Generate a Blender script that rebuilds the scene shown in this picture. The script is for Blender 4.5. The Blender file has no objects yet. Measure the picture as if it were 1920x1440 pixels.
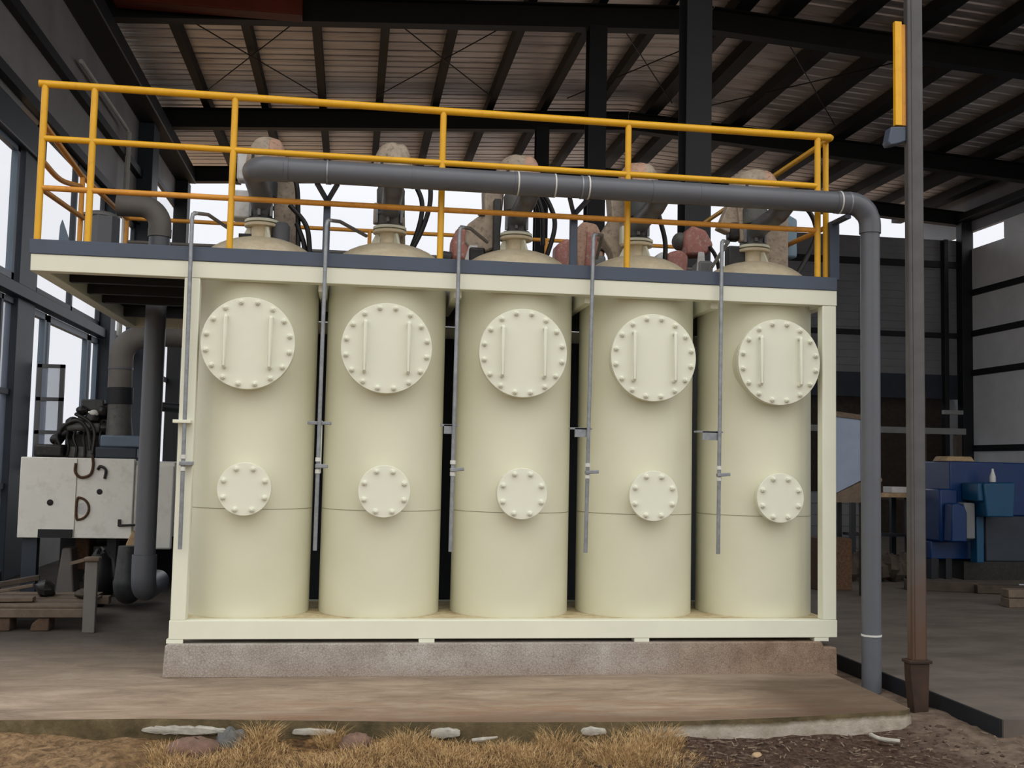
import bpy, bmesh, math, random
from mathutils import Vector, Matrix
random.seed(7)
S = bpy.context.scene
COL = S.collection
PI = math.pi

# ------------------------------------------------------------------ camera
CAM = Vector((1.289, -8.400, 1.353))
yaw, tilt, roll = math.radians(8.4102), math.radians(4.1936), math.radians(1.1933)
fwd = Vector((math.sin(yaw) * math.cos(tilt), math.cos(yaw) * math.cos(tilt), math.sin(tilt)))
rgt0 = Vector((math.cos(yaw), -math.sin(yaw), 0))
up0 = rgt0.cross(fwd)
rgt = rgt0 * math.cos(roll) + up0 * math.sin(roll)
upv = -rgt0 * math.sin(roll) + up0 * math.cos(roll)
cd = bpy.data.cameras.new('camera')
cam = bpy.data.objects.new('camera', cd)
COL.objects.link(cam)
cd.sensor_width = 36.0
cd.lens = 2022.46 / 1920 * 36.0
cd.clip_end = 300
m = Matrix((rgt, upv, -fwd)).transposed().to_4x4()
m.translation = CAM
cam.matrix_world = m
S.camera = cam

# ------------------------------------------------------------------ view + sky
S.view_settings.view_transform = 'Standard'
S.view_settings.look = 'None'
S.view_settings.gamma = 1.0
S.view_settings.use_curve_mapping = False
S.view_settings.exposure = 0.0
SKY_FRONT, SKY_BACK = 1.07, 0.97
w = bpy.data.worlds.new('overcast_sky')
S.world = w
w.use_nodes = True
nt = w.node_tree
nt.nodes.clear()
wo = nt.nodes.new('ShaderNodeOutputWorld')
bg = nt.nodes.new('ShaderNodeBackground')
tc = nt.nodes.new('ShaderNodeTexCoord')
sp = nt.nodes.new('ShaderNodeSeparateXYZ')
mr = nt.nodes.new('ShaderNodeMapRange')
mr.interpolation_type = 'SMOOTHSTEP'
mr.inputs['From Min'].default_value = -0.55
mr.inputs['From Max'].default_value = 0.25
mr.inputs['To Min'].default_value = SKY_FRONT
mr.inputs['To Max'].default_value = SKY_BACK
cr = nt.nodes.new('ShaderNodeValToRGB')
cr.color_ramp.elements[0].position = 0.2
cr.color_ramp.elements[0].color = (1.0, 0.985, 0.95, 1)
cr.color_ramp.elements[1].position = 0.7
cr.color_ramp.elements[1].color = (0.93, 0.95, 1.0, 1)
mr2 = nt.nodes.new('ShaderNodeMapRange')
mr2.inputs['From Min'].default_value = -1
mr2.inputs['From Max'].default_value = 1
nt.links.new(tc.outputs['Generated'], sp.inputs[0])
nt.links.new(sp.outputs['Y'], mr.inputs['Value'])
nt.links.new(sp.outputs['Y'], mr2.inputs['Value'])
nt.links.new(mr2.outputs[0], cr.inputs[0])
nt.links.new(cr.outputs[0], bg.inputs['Color'])
zen = nt.nodes.new('ShaderNodeMapRange')          # overcast sky: brighter towards the zenith
zen.inputs['From Min'].default_value = 0.22
zen.inputs['From Max'].default_value = 1.0
zen.inputs['To Min'].default_value = 1.0
zen.inputs['To Max'].default_value = 2.6
ml = nt.nodes.new('ShaderNodeMath')
ml.operation = 'MULTIPLY'
nt.links.new(sp.outputs['Z'], zen.inputs['Value'])
nt.links.new(mr.outputs[0], ml.inputs[0])
nt.links.new(zen.outputs[0], ml.inputs[1])
nt.links.new(ml.outputs[0], bg.inputs['Strength'])
nt.links.new(bg.outputs[0], wo.inputs['Surface'])


# ------------------------------------------------------------------ materials
def lin(c):
    r = []
    for v in c:
        v = v / 255.0
        r.append(v / 12.92 if v <= 0.04045 else ((v + 0.055) / 1.055) ** 2.4)
    return (*r, 1.0)


class NT:
    """small helper to wire a Principled material from noise layers in object space"""
    def __init__(s, name, rough=0.5, metal=0.0, spec=0.5):
        s.m = bpy.data.materials.new(name)
        s.m.use_nodes = True
        s.t = s.m.node_tree
        s.b = s.t.nodes['Principled BSDF']
        s.b.inputs['Roughness'].default_value = rough
        s.b.inputs['Metallic'].default_value = metal
        s.b.inputs['Specular IOR Level'].default_value = spec
        s.geo = s.t.nodes.new('ShaderNodeNewGeometry')

    def noise(s, scale, detail=4, rough=0.6, stretch=(1, 1, 1), dist=0.0):
        mp = s.t.nodes.new('ShaderNodeMapping')
        mp.inputs['Scale'].default_value = stretch
        s.t.links.new(s.geo.outputs['Position'], mp.inputs[0])
        n = s.t.nodes.new('ShaderNodeTexNoise')
        n.inputs['Scale'].default_value = scale
        n.inputs['Detail'].default_value = detail
        n.inputs['Roughness'].default_value = rough
        n.inputs['Distortion'].default_value = dist
        s.t.links.new(mp.outputs[0], n.inputs['Vector'])
        return n.outputs['Fac']

    def ramp(s, fac, stops):
        r = s.t.nodes.new('ShaderNodeValToRGB')
        e = r.color_ramp.elements
        e[0].position, e[0].color = stops[0][0], stops[0][1]
        e[1].position, e[1].color = stops[-1][0], stops[-1][1]
        for p, c in stops[1:-1]:
            x = e.new(p)
            x.color = c
        s.t.links.new(fac, r.inputs[0])
        return r.outputs['Color']

    def mix(s, fac, a, b, mode='MIX'):
        n = s.t.nodes.new('ShaderNodeMix')
        n.data_type = 'RGBA'
        n.blend_type = mode
        for i, v in ((6, a), (7, b)):
            if isinstance(v, tuple):
                n.inputs[i].default_value = v
            else:
                s.t.links.new(v, n.inputs[i])
        if isinstance(fac, float):
            n.inputs[0].default_value = fac
        else:
            s.t.links.new(fac, n.inputs[0])
        return n.outputs[2]

    def coord(s, axis, lo, hi, wob=None, amt=0.0):
        sx = s.t.nodes.new('ShaderNodeSeparateXYZ')
        s.t.links.new(s.geo.outputs['Position'], sx.inputs[0])
        v = sx.outputs[axis]
        if wob is not None:
            a = s.t.nodes.new('ShaderNodeMath')
            a.operation = 'MULTIPLY_ADD'
            s.t.links.new(wob, a.inputs[0])
            a.inputs[1].default_value = amt
            s.t.links.new(v, a.inputs[2])
            v = a.outputs[0]
        r = s.t.nodes.new('ShaderNodeMapRange')
        r.inputs['From Min'].default_value = lo
        r.inputs['From Max'].default_value = hi
        s.t.links.new(v, r.inputs['Value'])
        return r.outputs[0]

    def mul(s, a, b):
        n = s.t.nodes.new('ShaderNodeMath')
        n.operation = 'MULTIPLY'
        s.t.links.new(a, n.inputs[0])
        if isinstance(b, float):
            n.inputs[1].default_value = b
        else:
            s.t.links.new(b, n.inputs[1])
        return n.outputs[0]

    def color(s, c):
        if isinstance(c, tuple):
            s.b.inputs['Base Color'].default_value = c
        else:
            s.t.links.new(c, s.b.inputs['Base Color'])
        return s

    def bump(s, h, strength=0.3, dist=0.01):
        n = s.t.nodes.new('ShaderNodeBump')
        n.inputs['Strength'].default_value = strength
        n.inputs['Distance'].default_value = dist
        s.t.links.new(h, n.inputs['Height'])
        s.t.links.new(n.outputs[0], s.b.inputs['Normal'])
        return s


def paint(name, c, rough=0.45, var=0.06, scale=6.0, metal=0.0, dirt=None, dirt_amt=0.5, spec=0.4):
    n = NT(name, rough, metal, spec)
    base = lin(c)
    dark = tuple(v * (1 - var * 2) for v in base[:3]) + (1,)
    lite = tuple(min(1, v * (1 + var)) for v in base[:3]) + (1,)
    col = n.ramp(n.noise(scale), [(0.3, dark), (0.7, lite)])
    if dirt:
        f = n.ramp(n.noise(scale * 2.3, 6, 0.7), [(0.52, (0, 0, 0, 1)), (0.75, (dirt_amt,) * 3 + (1,))])
        col = n.mix(f, col, lin(dirt))
    n.color(col)
    return n.m


M = {}
n = NT('cream_enamel', 0.38, 0, 0.4)
c = n.ramp(n.noise(2.0), [(0.3, lin((216, 215, 192))), (0.7, lin((221, 220, 198)))])
dust = n.mul(n.coord('Z', 2.90, 3.02, n.noise(7, 5), 0.05), 0.85)
n.color(n.mix(dust, c, n.ramp(n.noise(12, 5, 0.7), [(0.3, lin((196, 178, 148))), (0.7, lin((220, 208, 182)))])))
M['cream'] = n.m
M['cream_cover'] = paint('cream_enamel_cover', (222, 223, 206), 0.42, 0.012, 3.0)
M['cream_frame'] = paint('cream_frame_paint', (221, 222, 204), 0.45, 0.02, 3.0)
M['seam'] = paint('weld_seam_paint', (140, 134, 108), 0.5, 0.03)
n = NT('deck_dusty_cream', 0.7)
n.color(n.mix(n.ramp(n.noise(9, 6, 0.7), [(0.35, (0, 0, 0, 1)), (0.7, (0.9, 0.9, 0.9, 1))]), lin((205, 195, 160)), lin((150, 122, 82))))
M['deck'] = n.m
M['toe'] = paint('blue_grey_paint', (70, 80, 97), 0.45, 0.04, 3)
M['yellow'] = paint('yellow_safety_paint', (228, 172, 34), 0.35, 0.04, 5, dirt=(190, 110, 40), dirt_amt=0.35)
M['orange'] = paint('weathered_orange_paint', (214, 148, 56), 0.5, 0.07, 5, dirt=(150, 85, 45), dirt_amt=0.5)
M['pvc'] = paint('grey_plastic_pipe', (92, 95, 102), 0.38, 0.03, 4, dirt=(84, 82, 80), dirt_amt=0.3)
M['pvc_dusty'] = paint('dusty_grey_pipe', (104, 100, 97), 0.6, 0.06, 5, dirt=(120, 104, 90), dirt_amt=0.4)
M['strap'] = paint('pale_sealant', (205, 205, 200), 0.6, 0.05)
M['galv'] = paint('galvanised_steel', (140, 144, 150), 0.42, 0.12, 18, metal=0.35, dirt=(105, 98, 90), dirt_amt=0.5)
M['dsteel'] = paint('dark_painted_steel', (23, 27, 33), 0.55, 0.1, 3)
M['bpurlin'] = paint('black_painted_steel', (15, 18, 22), 0.6, 0.1, 3)
M['bsteel'] = paint('dark_blue_grey_steel', (46, 54, 66), 0.5, 0.1, 3)
M['psteel'] = paint('blue_grey_steel', (96, 112, 130), 0.45, 0.06, 3)
M['black'] = paint('black_rubber', (20, 20, 22), 0.45, 0.1)
M['blackm'] = paint('oily_black_metal', (34, 33, 33), 0.4, 0.25, 14, dirt=(80, 74, 66), dirt_amt=0.6)
M['tan'] = paint('dusty_tan_casing', (168, 154, 138), 0.6, 0.1, 14, dirt=(74, 62, 54), dirt_amt=0.9)
M['tan2'] = paint('dusty_pink_casing', (182, 148, 128), 0.6, 0.1, 14, dirt=(84, 62, 52), dirt_amt=0.9)
M['valve'] = paint('dirty_grey_casting', (92, 92, 90), 0.55, 0.12, 10, dirt=(52, 50, 48), dirt_amt=0.8)
M['valve_dark'] = paint('dark_grey_casting', (58, 60, 62), 0.5, 0.15, 10, dirt=(36, 34, 34), dirt_amt=0.8)
M['red'] = paint('faded_red_casing', (166, 112, 104), 0.5, 0.1, 12, dirt=(196, 184, 178), dirt_amt=0.9)
M['white'] = paint('off_white_casing', (205, 205, 206), 0.5, 0.05, 6, dirt=(150, 140, 132), dirt_amt=0.5)
M['bluebox'] = paint('pale_blue_casing', (112, 138, 156), 0.4, 0.06, 6, dirt=(80, 84, 88), dirt_amt=0.5)
M['mach'] = paint('pale_machine_plate', (236, 235, 228), 0.45, 0.03, 2, dirt=(176, 172, 160), dirt_amt=0.4)
M['rustrim'] = paint('burnt_rust', (88, 62, 42), 0.8, 0.25, 30)
M['rust'] = paint('red_rust', (56, 38, 28), 0.75, 0.2, 8)
M['redlead'] = paint('red_lead_paint', (112, 44, 22), 0.6, 0.1, 3)
M['blue'] = paint('blue_machine_paint', (2, 44, 96), 0.4, 0.05, 4, dirt=(16, 60, 96), dirt_amt=0.6)
M['teal'] = paint('teal_machine_paint', (12, 72, 108), 0.4, 0.05, 4, dirt=(30, 60, 80), dirt_amt=0.5)
M['wood'] = paint('weathered_wood', (104, 90, 77), 0.8, 0.15, 8, dirt=(84, 70, 58), dirt_amt=0.7)
M['wood_pale'] = paint('pale_wood', (176, 150, 116), 0.75, 0.12, 8, dirt=(120, 98, 76), dirt_amt=0.6)
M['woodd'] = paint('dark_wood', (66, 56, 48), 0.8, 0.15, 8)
M['brick'] = paint('brown_stone', (84, 66, 54), 0.9, 0.15, 12, dirt=(96, 72, 60), dirt_amt=0.6)
M['board'] = paint('pale_blue_board', (134, 146, 168), 0.4, 0.04, 4, dirt=(140, 146, 160), dirt_amt=0.3)
M['grey'] = paint('mid_grey_paint', (116, 118, 120), 0.5, 0.06, 4)
M['panel'] = paint('grey_wall_cladding', (132, 134, 140), 0.45, 0.07, 1.3)
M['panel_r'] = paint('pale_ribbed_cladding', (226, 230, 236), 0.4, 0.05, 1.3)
M['panel_l'] = paint('dull_grey_cladding', (156, 154, 154), 0.55, 0.1, 1.0)
M['mortar'] = paint('white_mortar', (164, 160, 150), 0.9, 0.12, 24)
M['mulch'] = paint('crumbly_mulch', (74, 58, 48), 0.95, 0.2, 30)
M['stonep'] = paint('pink_grey_stone', (112, 88, 76), 0.9, 0.15, 16)
M['straw'] = paint('pale_straw', (128, 112, 95), 0.85, 0.3, 40)

# galvanised/painted column with rusted foot
n = NT('grey_column_rusty_foot', 0.5)
f = n.coord('Z', 0.45, -0.3, n.noise(6, 5, 0.7), -0.9)
n.color(n.mix(n.ramp(f, [(0.0, (0, 0, 0, 1)), (0.9, (1, 1, 1, 1))]), n.ramp(n.noise(7), [(0.3, lin((68, 67, 68))), (0.7, lin((80, 79, 80)))]), lin((80, 58, 44))))
M['col_rust'] = n.m

# corrugated roof underside: brownish galvanised sheets, streaky along the ribs
n = NT('roof_sheet_underside', 0.42, 0.6)
c1 = n.ramp(n.noise(1.2, 6, 0.65, (0.5, 5, 1)), [(0.3, lin((176, 168, 164))), (0.45, lin((232, 226, 222))), (0.7, lin((252, 250, 248)))])
c2 = n.ramp(n.noise(0.35, 2), [(0.35, lin((205, 202, 206))), (0.65, (1, 1, 1, 1))])
n.color(n.mix(0.8, c1, c2, 'MULTIPLY')).bump(n.noise(2.5, 4, 0.6, (0.4, 4, 1)), 0.5, 0.04)
M['roof'] = n.m

# plinth: pitted render, browner stain at the right end
n = NT('pitted_cement_render', 0.9, 0, 0.2)
v = n.t.nodes.new('ShaderNodeTexVoronoi')
v.inputs['Scale'].default_value = 55
v.feature = 'DISTANCE_TO_EDGE'
mp = n.t.nodes.new('ShaderNodeMapping')
n.t.links.new(n.geo.outputs['Position'], mp.inputs[0])
n.t.links.new(mp.outputs[0], v.inputs['Vector'])
pit = n.ramp(v.outputs['Distance'], [(0.0, lin((128, 118, 110))), (0.12, (1, 1, 1, 1))])
base = n.ramp(n.noise(3.0, 6, 0.65), [(0.3, lin((150, 140, 131))), (0.6, lin((174, 167, 160))), (0.75, lin((188, 185, 181)))])
brn = n.ramp(n.noise(5, 6, 0.7), [(0.3, lin((118, 98, 82))), (0.7, lin((160, 140, 122)))])
fx = n.coord('X', 3.6, 4.9, n.noise(2.2, 4), 0.6)
fz = n.coord('Z', -0.14, -0.30, n.noise(4, 4), 0.06)
c = n.mix(fx, base, brn)
c = n.mix(n.mul(fz, 0.5), c, lin((150, 126, 108)))
n.color(n.mix(0.45, c, pit, 'MULTIPLY')).bump(n.noise(70, 5, 0.7), 0.6, 0.01)
M['plinth'] = n.m

# apron / floor: dusty earth-brown concrete, trowel streaks along X, wet stain near right corner
n = NT('earth_stained_concrete', 0.85, 0, 0.25)
b1 = n.ramp(n.noise(2.4, 10, 0.75, (0.6, 1.7, 1), 0.5), [(0.28, lin((106, 92, 78))), (0.5, lin((146, 129, 111))), (0.72, lin((174, 157, 138)))])
b2 = n.ramp(n.noise(2.6, 7, 0.7, (0.5, 3.5, 1), 1.0), [(0.42, (0, 0, 0, 1)), (0.66, (1, 1, 1, 1))])
fr = n.coord('Y', -0.45, -1.25, n.noise(2.0, 5), 0.35)
fr2 = n.mul(fr, n.coord('X', -0.6, 0.9))
c = n.mix(n.mul(fr2, b2), b1, lin((138, 104, 78)))
c = n.mix(n.mul(n.coord('Y', -1.1, -1.42, n.noise(6, 4), 0.12), 0.75), c, lin((104, 84, 70)))
wet = n.mul(n.coord('X', 4.15, 4.75, n.noise(1.8, 4), 0.5), n.coord('Y', 0.2, -0.2, n.noise(2.5, 4), 0.3))
c = n.mix(n.mul(wet, 0.72), c, lin((72, 56, 44)))
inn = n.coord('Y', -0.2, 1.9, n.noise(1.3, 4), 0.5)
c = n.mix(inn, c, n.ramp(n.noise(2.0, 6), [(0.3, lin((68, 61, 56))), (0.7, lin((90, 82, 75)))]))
spk = n.ramp(n.noise(34, 6, 0.8, (0.35, 1, 1)), [(0.28, (0.55, 0.5, 0.46, 1)), (0.40, (1, 1, 1, 1))])
c = n.mix(0.8, c, spk, 'MULTIPLY')
n.color(c).bump(n.noise(22, 6, 0.65), 0.35, 0.012)
M['floor'] = n.m

n = NT('mossy_slab_edge', 0.95, 0, 0.1)
c = n.ramp(n.noise(5, 6, 0.7), [(0.3, lin((62, 56, 40))), (0.6, lin((96, 84, 62))), (0.8, lin((124, 110, 84)))])
f = n.mul(n.coord('X', 3.35, 3.6, n.noise(3, 5), 0.4), n.coord('Z', -0.285, -0.315, n.noise(9, 5), 0.04))
c = n.mix(f, c, n.ramp(n.noise(8, 5), [(0.3, lin((142, 132, 118))), (0.7, lin((176, 168, 156)))]))
n.color(c).bump(n.noise(40, 5, 0.7), 0.6, 0.012)
M['slab_edge'] = n.m

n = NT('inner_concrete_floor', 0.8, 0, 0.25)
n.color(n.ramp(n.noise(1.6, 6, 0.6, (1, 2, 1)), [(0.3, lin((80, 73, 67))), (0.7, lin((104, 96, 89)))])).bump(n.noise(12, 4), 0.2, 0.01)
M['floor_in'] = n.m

# ground: tan trodden dirt at left, straw litter in the middle, dark mulch, grey-tan dirt at right
n = NT('bare_ground', 0.95, 0, 0.1)
tan = n.ramp(n.noise(11, 9, 0.8, (1.3, 0.8, 1), 0.8), [(0.3, lin((58, 47, 38))), (0.46, lin((120, 97, 72))), (0.58, lin((160, 131, 98))), (0.75, lin((194, 166, 130)))])
lit = n.ramp(n.noise(16, 8, 0.75), [(0.32, lin((44, 34, 28))), (0.52, lin((108, 82, 54))), (0.7, lin((178, 144, 94)))])
mul_ = n.ramp(n.noise(20, 9, 0.8), [(0.33, lin((28, 20, 16))), (0.52, lin((82, 64, 54))), (0.68, lin((130, 110, 96))), (0.8, lin((196, 184, 170)))])
gry = n.ramp(n.noise(8, 8, 0.7), [(0.3, lin((84, 71, 61))), (0.55, lin((122, 106, 93))), (0.75, lin((142, 127, 113)))])
wob = n.noise(2.5, 5)
c = n.mix(n.coord('X', 0.15, 0.5, wob, 0.5), tan, lit)
c = n.mix(n.coord('X', 3.3, 3.7, wob, 0.6), c, mul_)
c = n.mix(n.coord('X', 5.15, 5.7, wob, 0.7), c, gry)
n.color(c).bump(n.noise(26, 8, 0.75), 0.8, 0.03)
M['ground'] = n.m

n = NT('dry_grass_blades', 0.8, 0, 0.2)
n.color(n.ramp(n.noise(40, 3), [(0.3, lin((98, 74, 50))), (0.45, lin((164, 132, 90))), (0.6, lin((198, 168, 122))), (0.75, lin((220, 198, 156)))]))
M['grass'] = n.m

def glass(name, tint, transp, rough=0.05):
    m = bpy.data.materials.new(name)
    m.use_nodes = True
    t = m.node_tree
    t.nodes.clear()
    o = t.nodes.new('ShaderNodeOutputMaterial')
    mx = t.nodes.new('ShaderNodeMixShader')
    tr = t.nodes.new('ShaderNodeBsdfTransparent')
    gl = t.nodes.new('ShaderNodeBsdfPrincipled')
    gl.inputs['Roughness'].default_value = rough
    gl.inputs['Base Color'].default_value = tint
    mx.inputs[0].default_value = transp
    t.links.new(gl.outputs[0], mx.inputs[1])
    t.links.new(tr.outputs[0], mx.inputs[2])
    t.links.new(mx.outputs[0], o.inputs['Surface'])
    return m
M['glass'] = glass('clear_window_glass', (0.8, 0.86, 0.95, 1), 0.93)
M['frost'] = glass('hazy_blue_window_glass', (0.55, 0.63, 0.78, 1), 0.55, 0.3)


# ------------------------------------------------------------------ mesh builder
class MB:
    def __init__(s):
        s.v = []
        s.f = []

    def add(s, vs, fs):
        o = len(s.v)
        s.v += [tuple(v) for v in vs]
        s.f += [tuple(i + o for i in f) for f in fs]
        return s

    def bx(s, x0, x1, y0, y1, z0, z1, rot=None, about=None):
        vs = [Vector((x, y, z)) for z in (z0, z1) for y in (y0, y1) for x in (x0, x1)]
        if rot is not None:
            c = Vector(about) if about else Vector(((x0 + x1) / 2, (y0 + y1) / 2, (z0 + z1) / 2))
            R = rot.to_3x3()
            vs = [R @ (v - c) + c for v in vs]
        return s.add(vs, [(0, 2, 3, 1), (4, 5, 7, 6), (0, 1, 5, 4), (2, 6, 7, 3), (0, 4, 6, 2), (1, 3, 7, 5)])

    def tube(s, pts, r, n=16, caps=True):
        P = [Vector(p) for p in pts]
        rs = r if isinstance(r, (list, tuple)) else [r] * len(P)
        T = []
        for i in range(len(P)):
            a = P[max(i - 1, 0)]
            b = P[min(i + 1, len(P) - 1)]
            d = b - a
            if 0 < i < len(P) - 1:
                d = (P[i] - a).normalized() + (b - P[i]).normalized()
            T.append(d.normalized())
        u = T[0].orthogonal().normalized()
        vs = []
        for i, (p, t) in enumerate(zip(P, T)):
            u = (u - t * u.dot(t)).normalized()
            q = t.cross(u)
            k = 1.0
            if 0 < i < len(P) - 1:
                c = max(0.5, (P[i] - P[i - 1]).normalized().dot(t))
                k = 1.0 / c if c > 0.9 else 1.0
            for j in range(n):
                a = 2 * PI * j / n
                vs.append(p + (u * math.cos(a) + q * math.sin(a)) * rs[i] * k)
        fs = []
        for i in range(len(P) - 1):
            for j in range(n):
                a, b = i * n + j, i * n + (j + 1) % n
                fs.append((a, b, b + n, a + n))
        if caps:
            fs.append(tuple(range(n - 1, -1, -1)))
            fs.append(tuple((len(P) - 1) * n + j for j in range(n)))
        return s.add(vs, fs)

    def lathe(s, prof, o, axis='z', n=48):
        """prof = [(r, h)]; axis z: h up; axis y: h towards -Y (the viewer side)"""
        o = Vector(o)
        vs = []
        for r, h in prof:
            for j in range(n):
                a = 2 * PI * j / n
                if axis == 'z':
                    vs.append(o + Vector((r * math.cos(a), r * math.sin(a), h)))
                elif axis == 'y':
                    vs.append(o + Vector((r * math.cos(a), -h, r * math.sin(a))))
                else:
                    vs.append(o + Vector((h, r * math.cos(a), r * math.sin(a))))
        fs = []
        for i in range(len(prof) - 1):
            for j in range(n):
                a, b = i * n + j, i * n + (j + 1) % n
                fs.append((a, b, b + n, a + n))
        fs.append(tuple(range(n - 1, -1, -1)))
        fs.append(tuple((len(prof) - 1) * n + j for j in range(n)))
        return s.add(vs, fs)

    def ell(s, c, rx, ry, rz, nu=20, nv=12, rot=None, noise=0.0, sq=1.0):
        c = Vector(c)
        R = rot.to_3x3() if rot is not None else Matrix.Identity(3)
        vs, fs = [], []
        pw = lambda x: math.copysign(abs(x) ** sq, x)
        for i in range(nv + 1):
            th = PI * i / nv
            for j in range(nu):
                ph = 2 * PI * j / nu
                k = 1 + random.uniform(-noise, noise)
                vs.append(c + R @ Vector((rx * pw(math.sin(th)) * pw(math.cos(ph)) * k, ry * pw(math.sin(th)) * pw(math.sin(ph)) * k, rz * pw(math.cos(th)) * k)))
        for i in range(nv):
            for j in range(nu):
                a, b = i * nu + j, i * nu + (j + 1) % nu
                fs.append((a, a + nu, b + nu, b))
        return s.add(vs, fs)

    def prism(s, poly, axis, d0, d1):
        """poly in the two other axes (y: (x,z); x: (y,z); z: (x,y))"""
        def P(a, b, d):
            return {'y': (a, d, b), 'x': (d, a, b), 'z': (a, b, d)}[axis]
        k = len(poly)
        vs = [P(a, b, d0) for a, b in poly] + [P(a, b, d1) for a, b in poly]
        fs = [tuple(range(k)), tuple(range(2 * k - 1, k - 1, -1))]
        fs += [(i, (i + 1) % k, (i + 1) % k + k, i + k) for i in range(k)]
        return s.add(vs, fs)

    def beam(s, a, b, wd, ht, up=(0, 0, 1)):
        a, b = Vector(a), Vector(b)
        t = (b - a).normalized()
        q = t.cross(Vector(up)).normalized()
        u = q.cross(t)
        vs = [p + q * (sx * wd / 2) + u * (sz * ht / 2) for p in (a, b) for sz in (-1, 1) for sx in (-1, 1)]
        return s.add(vs, [(0, 1, 3, 2), (4, 6, 7, 5), (0, 4, 5, 1), (2, 3, 7, 6), (0, 2, 6, 4), (1, 5, 7, 3)])

    def ibeam(s, a, b, wd, ht, tf=0.02, tw=0.015, up=(0, 0, 1)):
        a, b = Vector(a), Vector(b)
        t = (b - a).normalized()
        q = t.cross(Vector(up)).normalized()
        u = q.cross(t)
        h = ht / 2 - tf / 2
        s.beam(a + u * h, b + u * h, wd, tf, up)
        s.beam(a - u * h, b - u * h, wd, tf, up)
        s.beam(a, b, tw, ht - 2 * tf, up)
        return s

    def build(s, name, mat, parent=None, bevel=0.0, smooth=35, at=None):
        org = Vector((0, 0, 0))
        if at is not None:
            org = Vector(at)
        p = parent
        base = Vector((0, 0, 0))
        while p is not None:
            base += p.location
            p = p.parent
        me = bpy.data.meshes.new(name)
        me.from_pydata([Vector(v) - org - (base if at is None else base * 0) for v in s.v], [], s.f)
        bm = bmesh.new()
        bm.from_mesh(me)
        bmesh.ops.recalc_face_normals(bm, faces=bm.faces)
        bm.to_mesh(me)
        bm.free()
        if smooth:
            for pl in me.polygons:
                pl.use_smooth = True
            me.set_sharp_from_angle(angle=math.radians(smooth))
        me.materials.append(mat)
        o = bpy.data.objects.new(name, me)
        COL.objects.link(o)
        if parent is not None:
            o.parent = parent
        if at is not None:
            o.location = org - base
        if bevel:
            b = o.modifiers.new('bevel', 'BEVEL')
            b.width = bevel
            b.segments = 2
            b.limit_method = 'ANGLE'
        return o


def tag(o, label=None, cat=None, group=None, kind=None):
    if label:
        o['label'] = label
    if cat:
        o['category'] = cat
    if group:
        o['group'] = group
    if kind:
        o['kind'] = kind
    return o


def thing(name, loc, label, cat, group=None):
    o = bpy.data.objects.new(name, None)
    o.empty_display_size = 0.1
    COL.objects.link(o)
    o.location = loc
    return tag(o, label, cat, group)


def struct(o):
    o['kind'] = 'structure'
    return o


def copy_tree(o, parent=None):
    c = o.copy()
    COL.objects.link(c)
    if parent is not None:
        c.parent = parent
    for ch in list(o.children):
        copy_tree(ch, c)
    return c


def arc(c, r, a0, a1, n, plane='xz'):
    out = []
    for i in range(n + 1):
        a = math.radians(a0 + (a1 - a0) * i / n)
        if plane == 'xz':
            out.append((c[0] + r * math.cos(a), c[1], c[2] + r * math.sin(a)))
        elif plane == 'yz':
            out.append((c[0], c[1] + r * math.cos(a), c[2] + r * math.sin(a)))
        else:
            out.append((c[0] + r * math.cos(a), c[1] + r * math.sin(a), c[2]))
    return out


def curve(pts, n=8):
    """Catmull-Rom through the points"""
    P = [Vector(p) for p in pts]
    P = [P[0] * 2 - P[1]] + P + [P[-1] * 2 - P[-2]]
    out = []
    for i in range(1, len(P) - 2):
        a, b, c, d = P[i - 1:i + 3]
        for k in range(n):
            t = k / n
            out.append(0.5 * ((2 * b) + (c - a) * t + (2 * a - 5 * b + 4 * c - d) * t * t + (3 * b - 3 * c + d - a) * t ** 3))
    out.append(P[-2])
    return out


ORD = ['first', 'second', 'third', 'fourth', 'fifth', 'sixth', 'seventh', 'eighth', 'ninth', 'tenth']

# ------------------------------------------------------------------ setting: ground, floors
ZF, ZG = -0.28, -0.40

def gh(x, y):
    """ground height: gentle lumps, a little higher at the left"""
    h = ZG + 0.012 * math.sin(x * 3.1 + y * 2.0) + 0.010 * math.sin(x * 7.3 - y * 5.1) + 0.006 * math.sin(x * 17 + y * 13)
    if x < 0.3:
        h += 0.025 * min(1, (0.3 - x))
    return h

xs = [-60, -30, -12, -5] + [-4 + 0.06 * i for i in range(int(12 / 0.06) + 1)] + [9.5, 14, 30, 60]
ys = [-60, -30, -14, -8, -5, -3.6] + [-3.0 + 0.06 * i for i in range(int(2.4 / 0.06) + 1)] + [0.5, 2.5, 6, 12, 20, 40, 90]
vs, fs = [], []
for y in ys:
    for x in xs:
        fine = -4 < x < 8 and -3 < y < -0.6
        vs.append((x, y, (gh(x, y) + random.uniform(-0.006, 0.006)) if fine else ZG - 0.01))
W_ = len(xs)
for j in range(len(ys) - 1):
    for i in range(W_ - 1):
        a = j * W_ + i
        fs.append((a, a + 1, a + W_ + 1, a + W_))
struct(tag(MB().add(vs, fs).build('ground', M['ground'], smooth=180), 'bare earth with dry litter in front of the slab', 'ground'))

edge = [(-9.0, -1.20), (-0.78, -1.285), (0.165, -1.30), (1.0, -1.40), (2.15, -1.515), (3.0, -1.555), (3.52, -1.56), (4.2, -1.50), (4.8, -1.40), (5.10, -1.35), (5.165, -1.30)]
poly = edge + [(5.17, -0.2), (5.17, 0.05), (5.17, 18.6), (-9.0, 18.6)]
k = len(poly)
vs = [(x, y, ZF) for x, y in poly]
struct(tag(MB().add(vs, [tuple(range(k))]).build('floor', M['floor'], smooth=0), 'brown dusty concrete slab the tank frame stands on', 'floor'))
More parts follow.
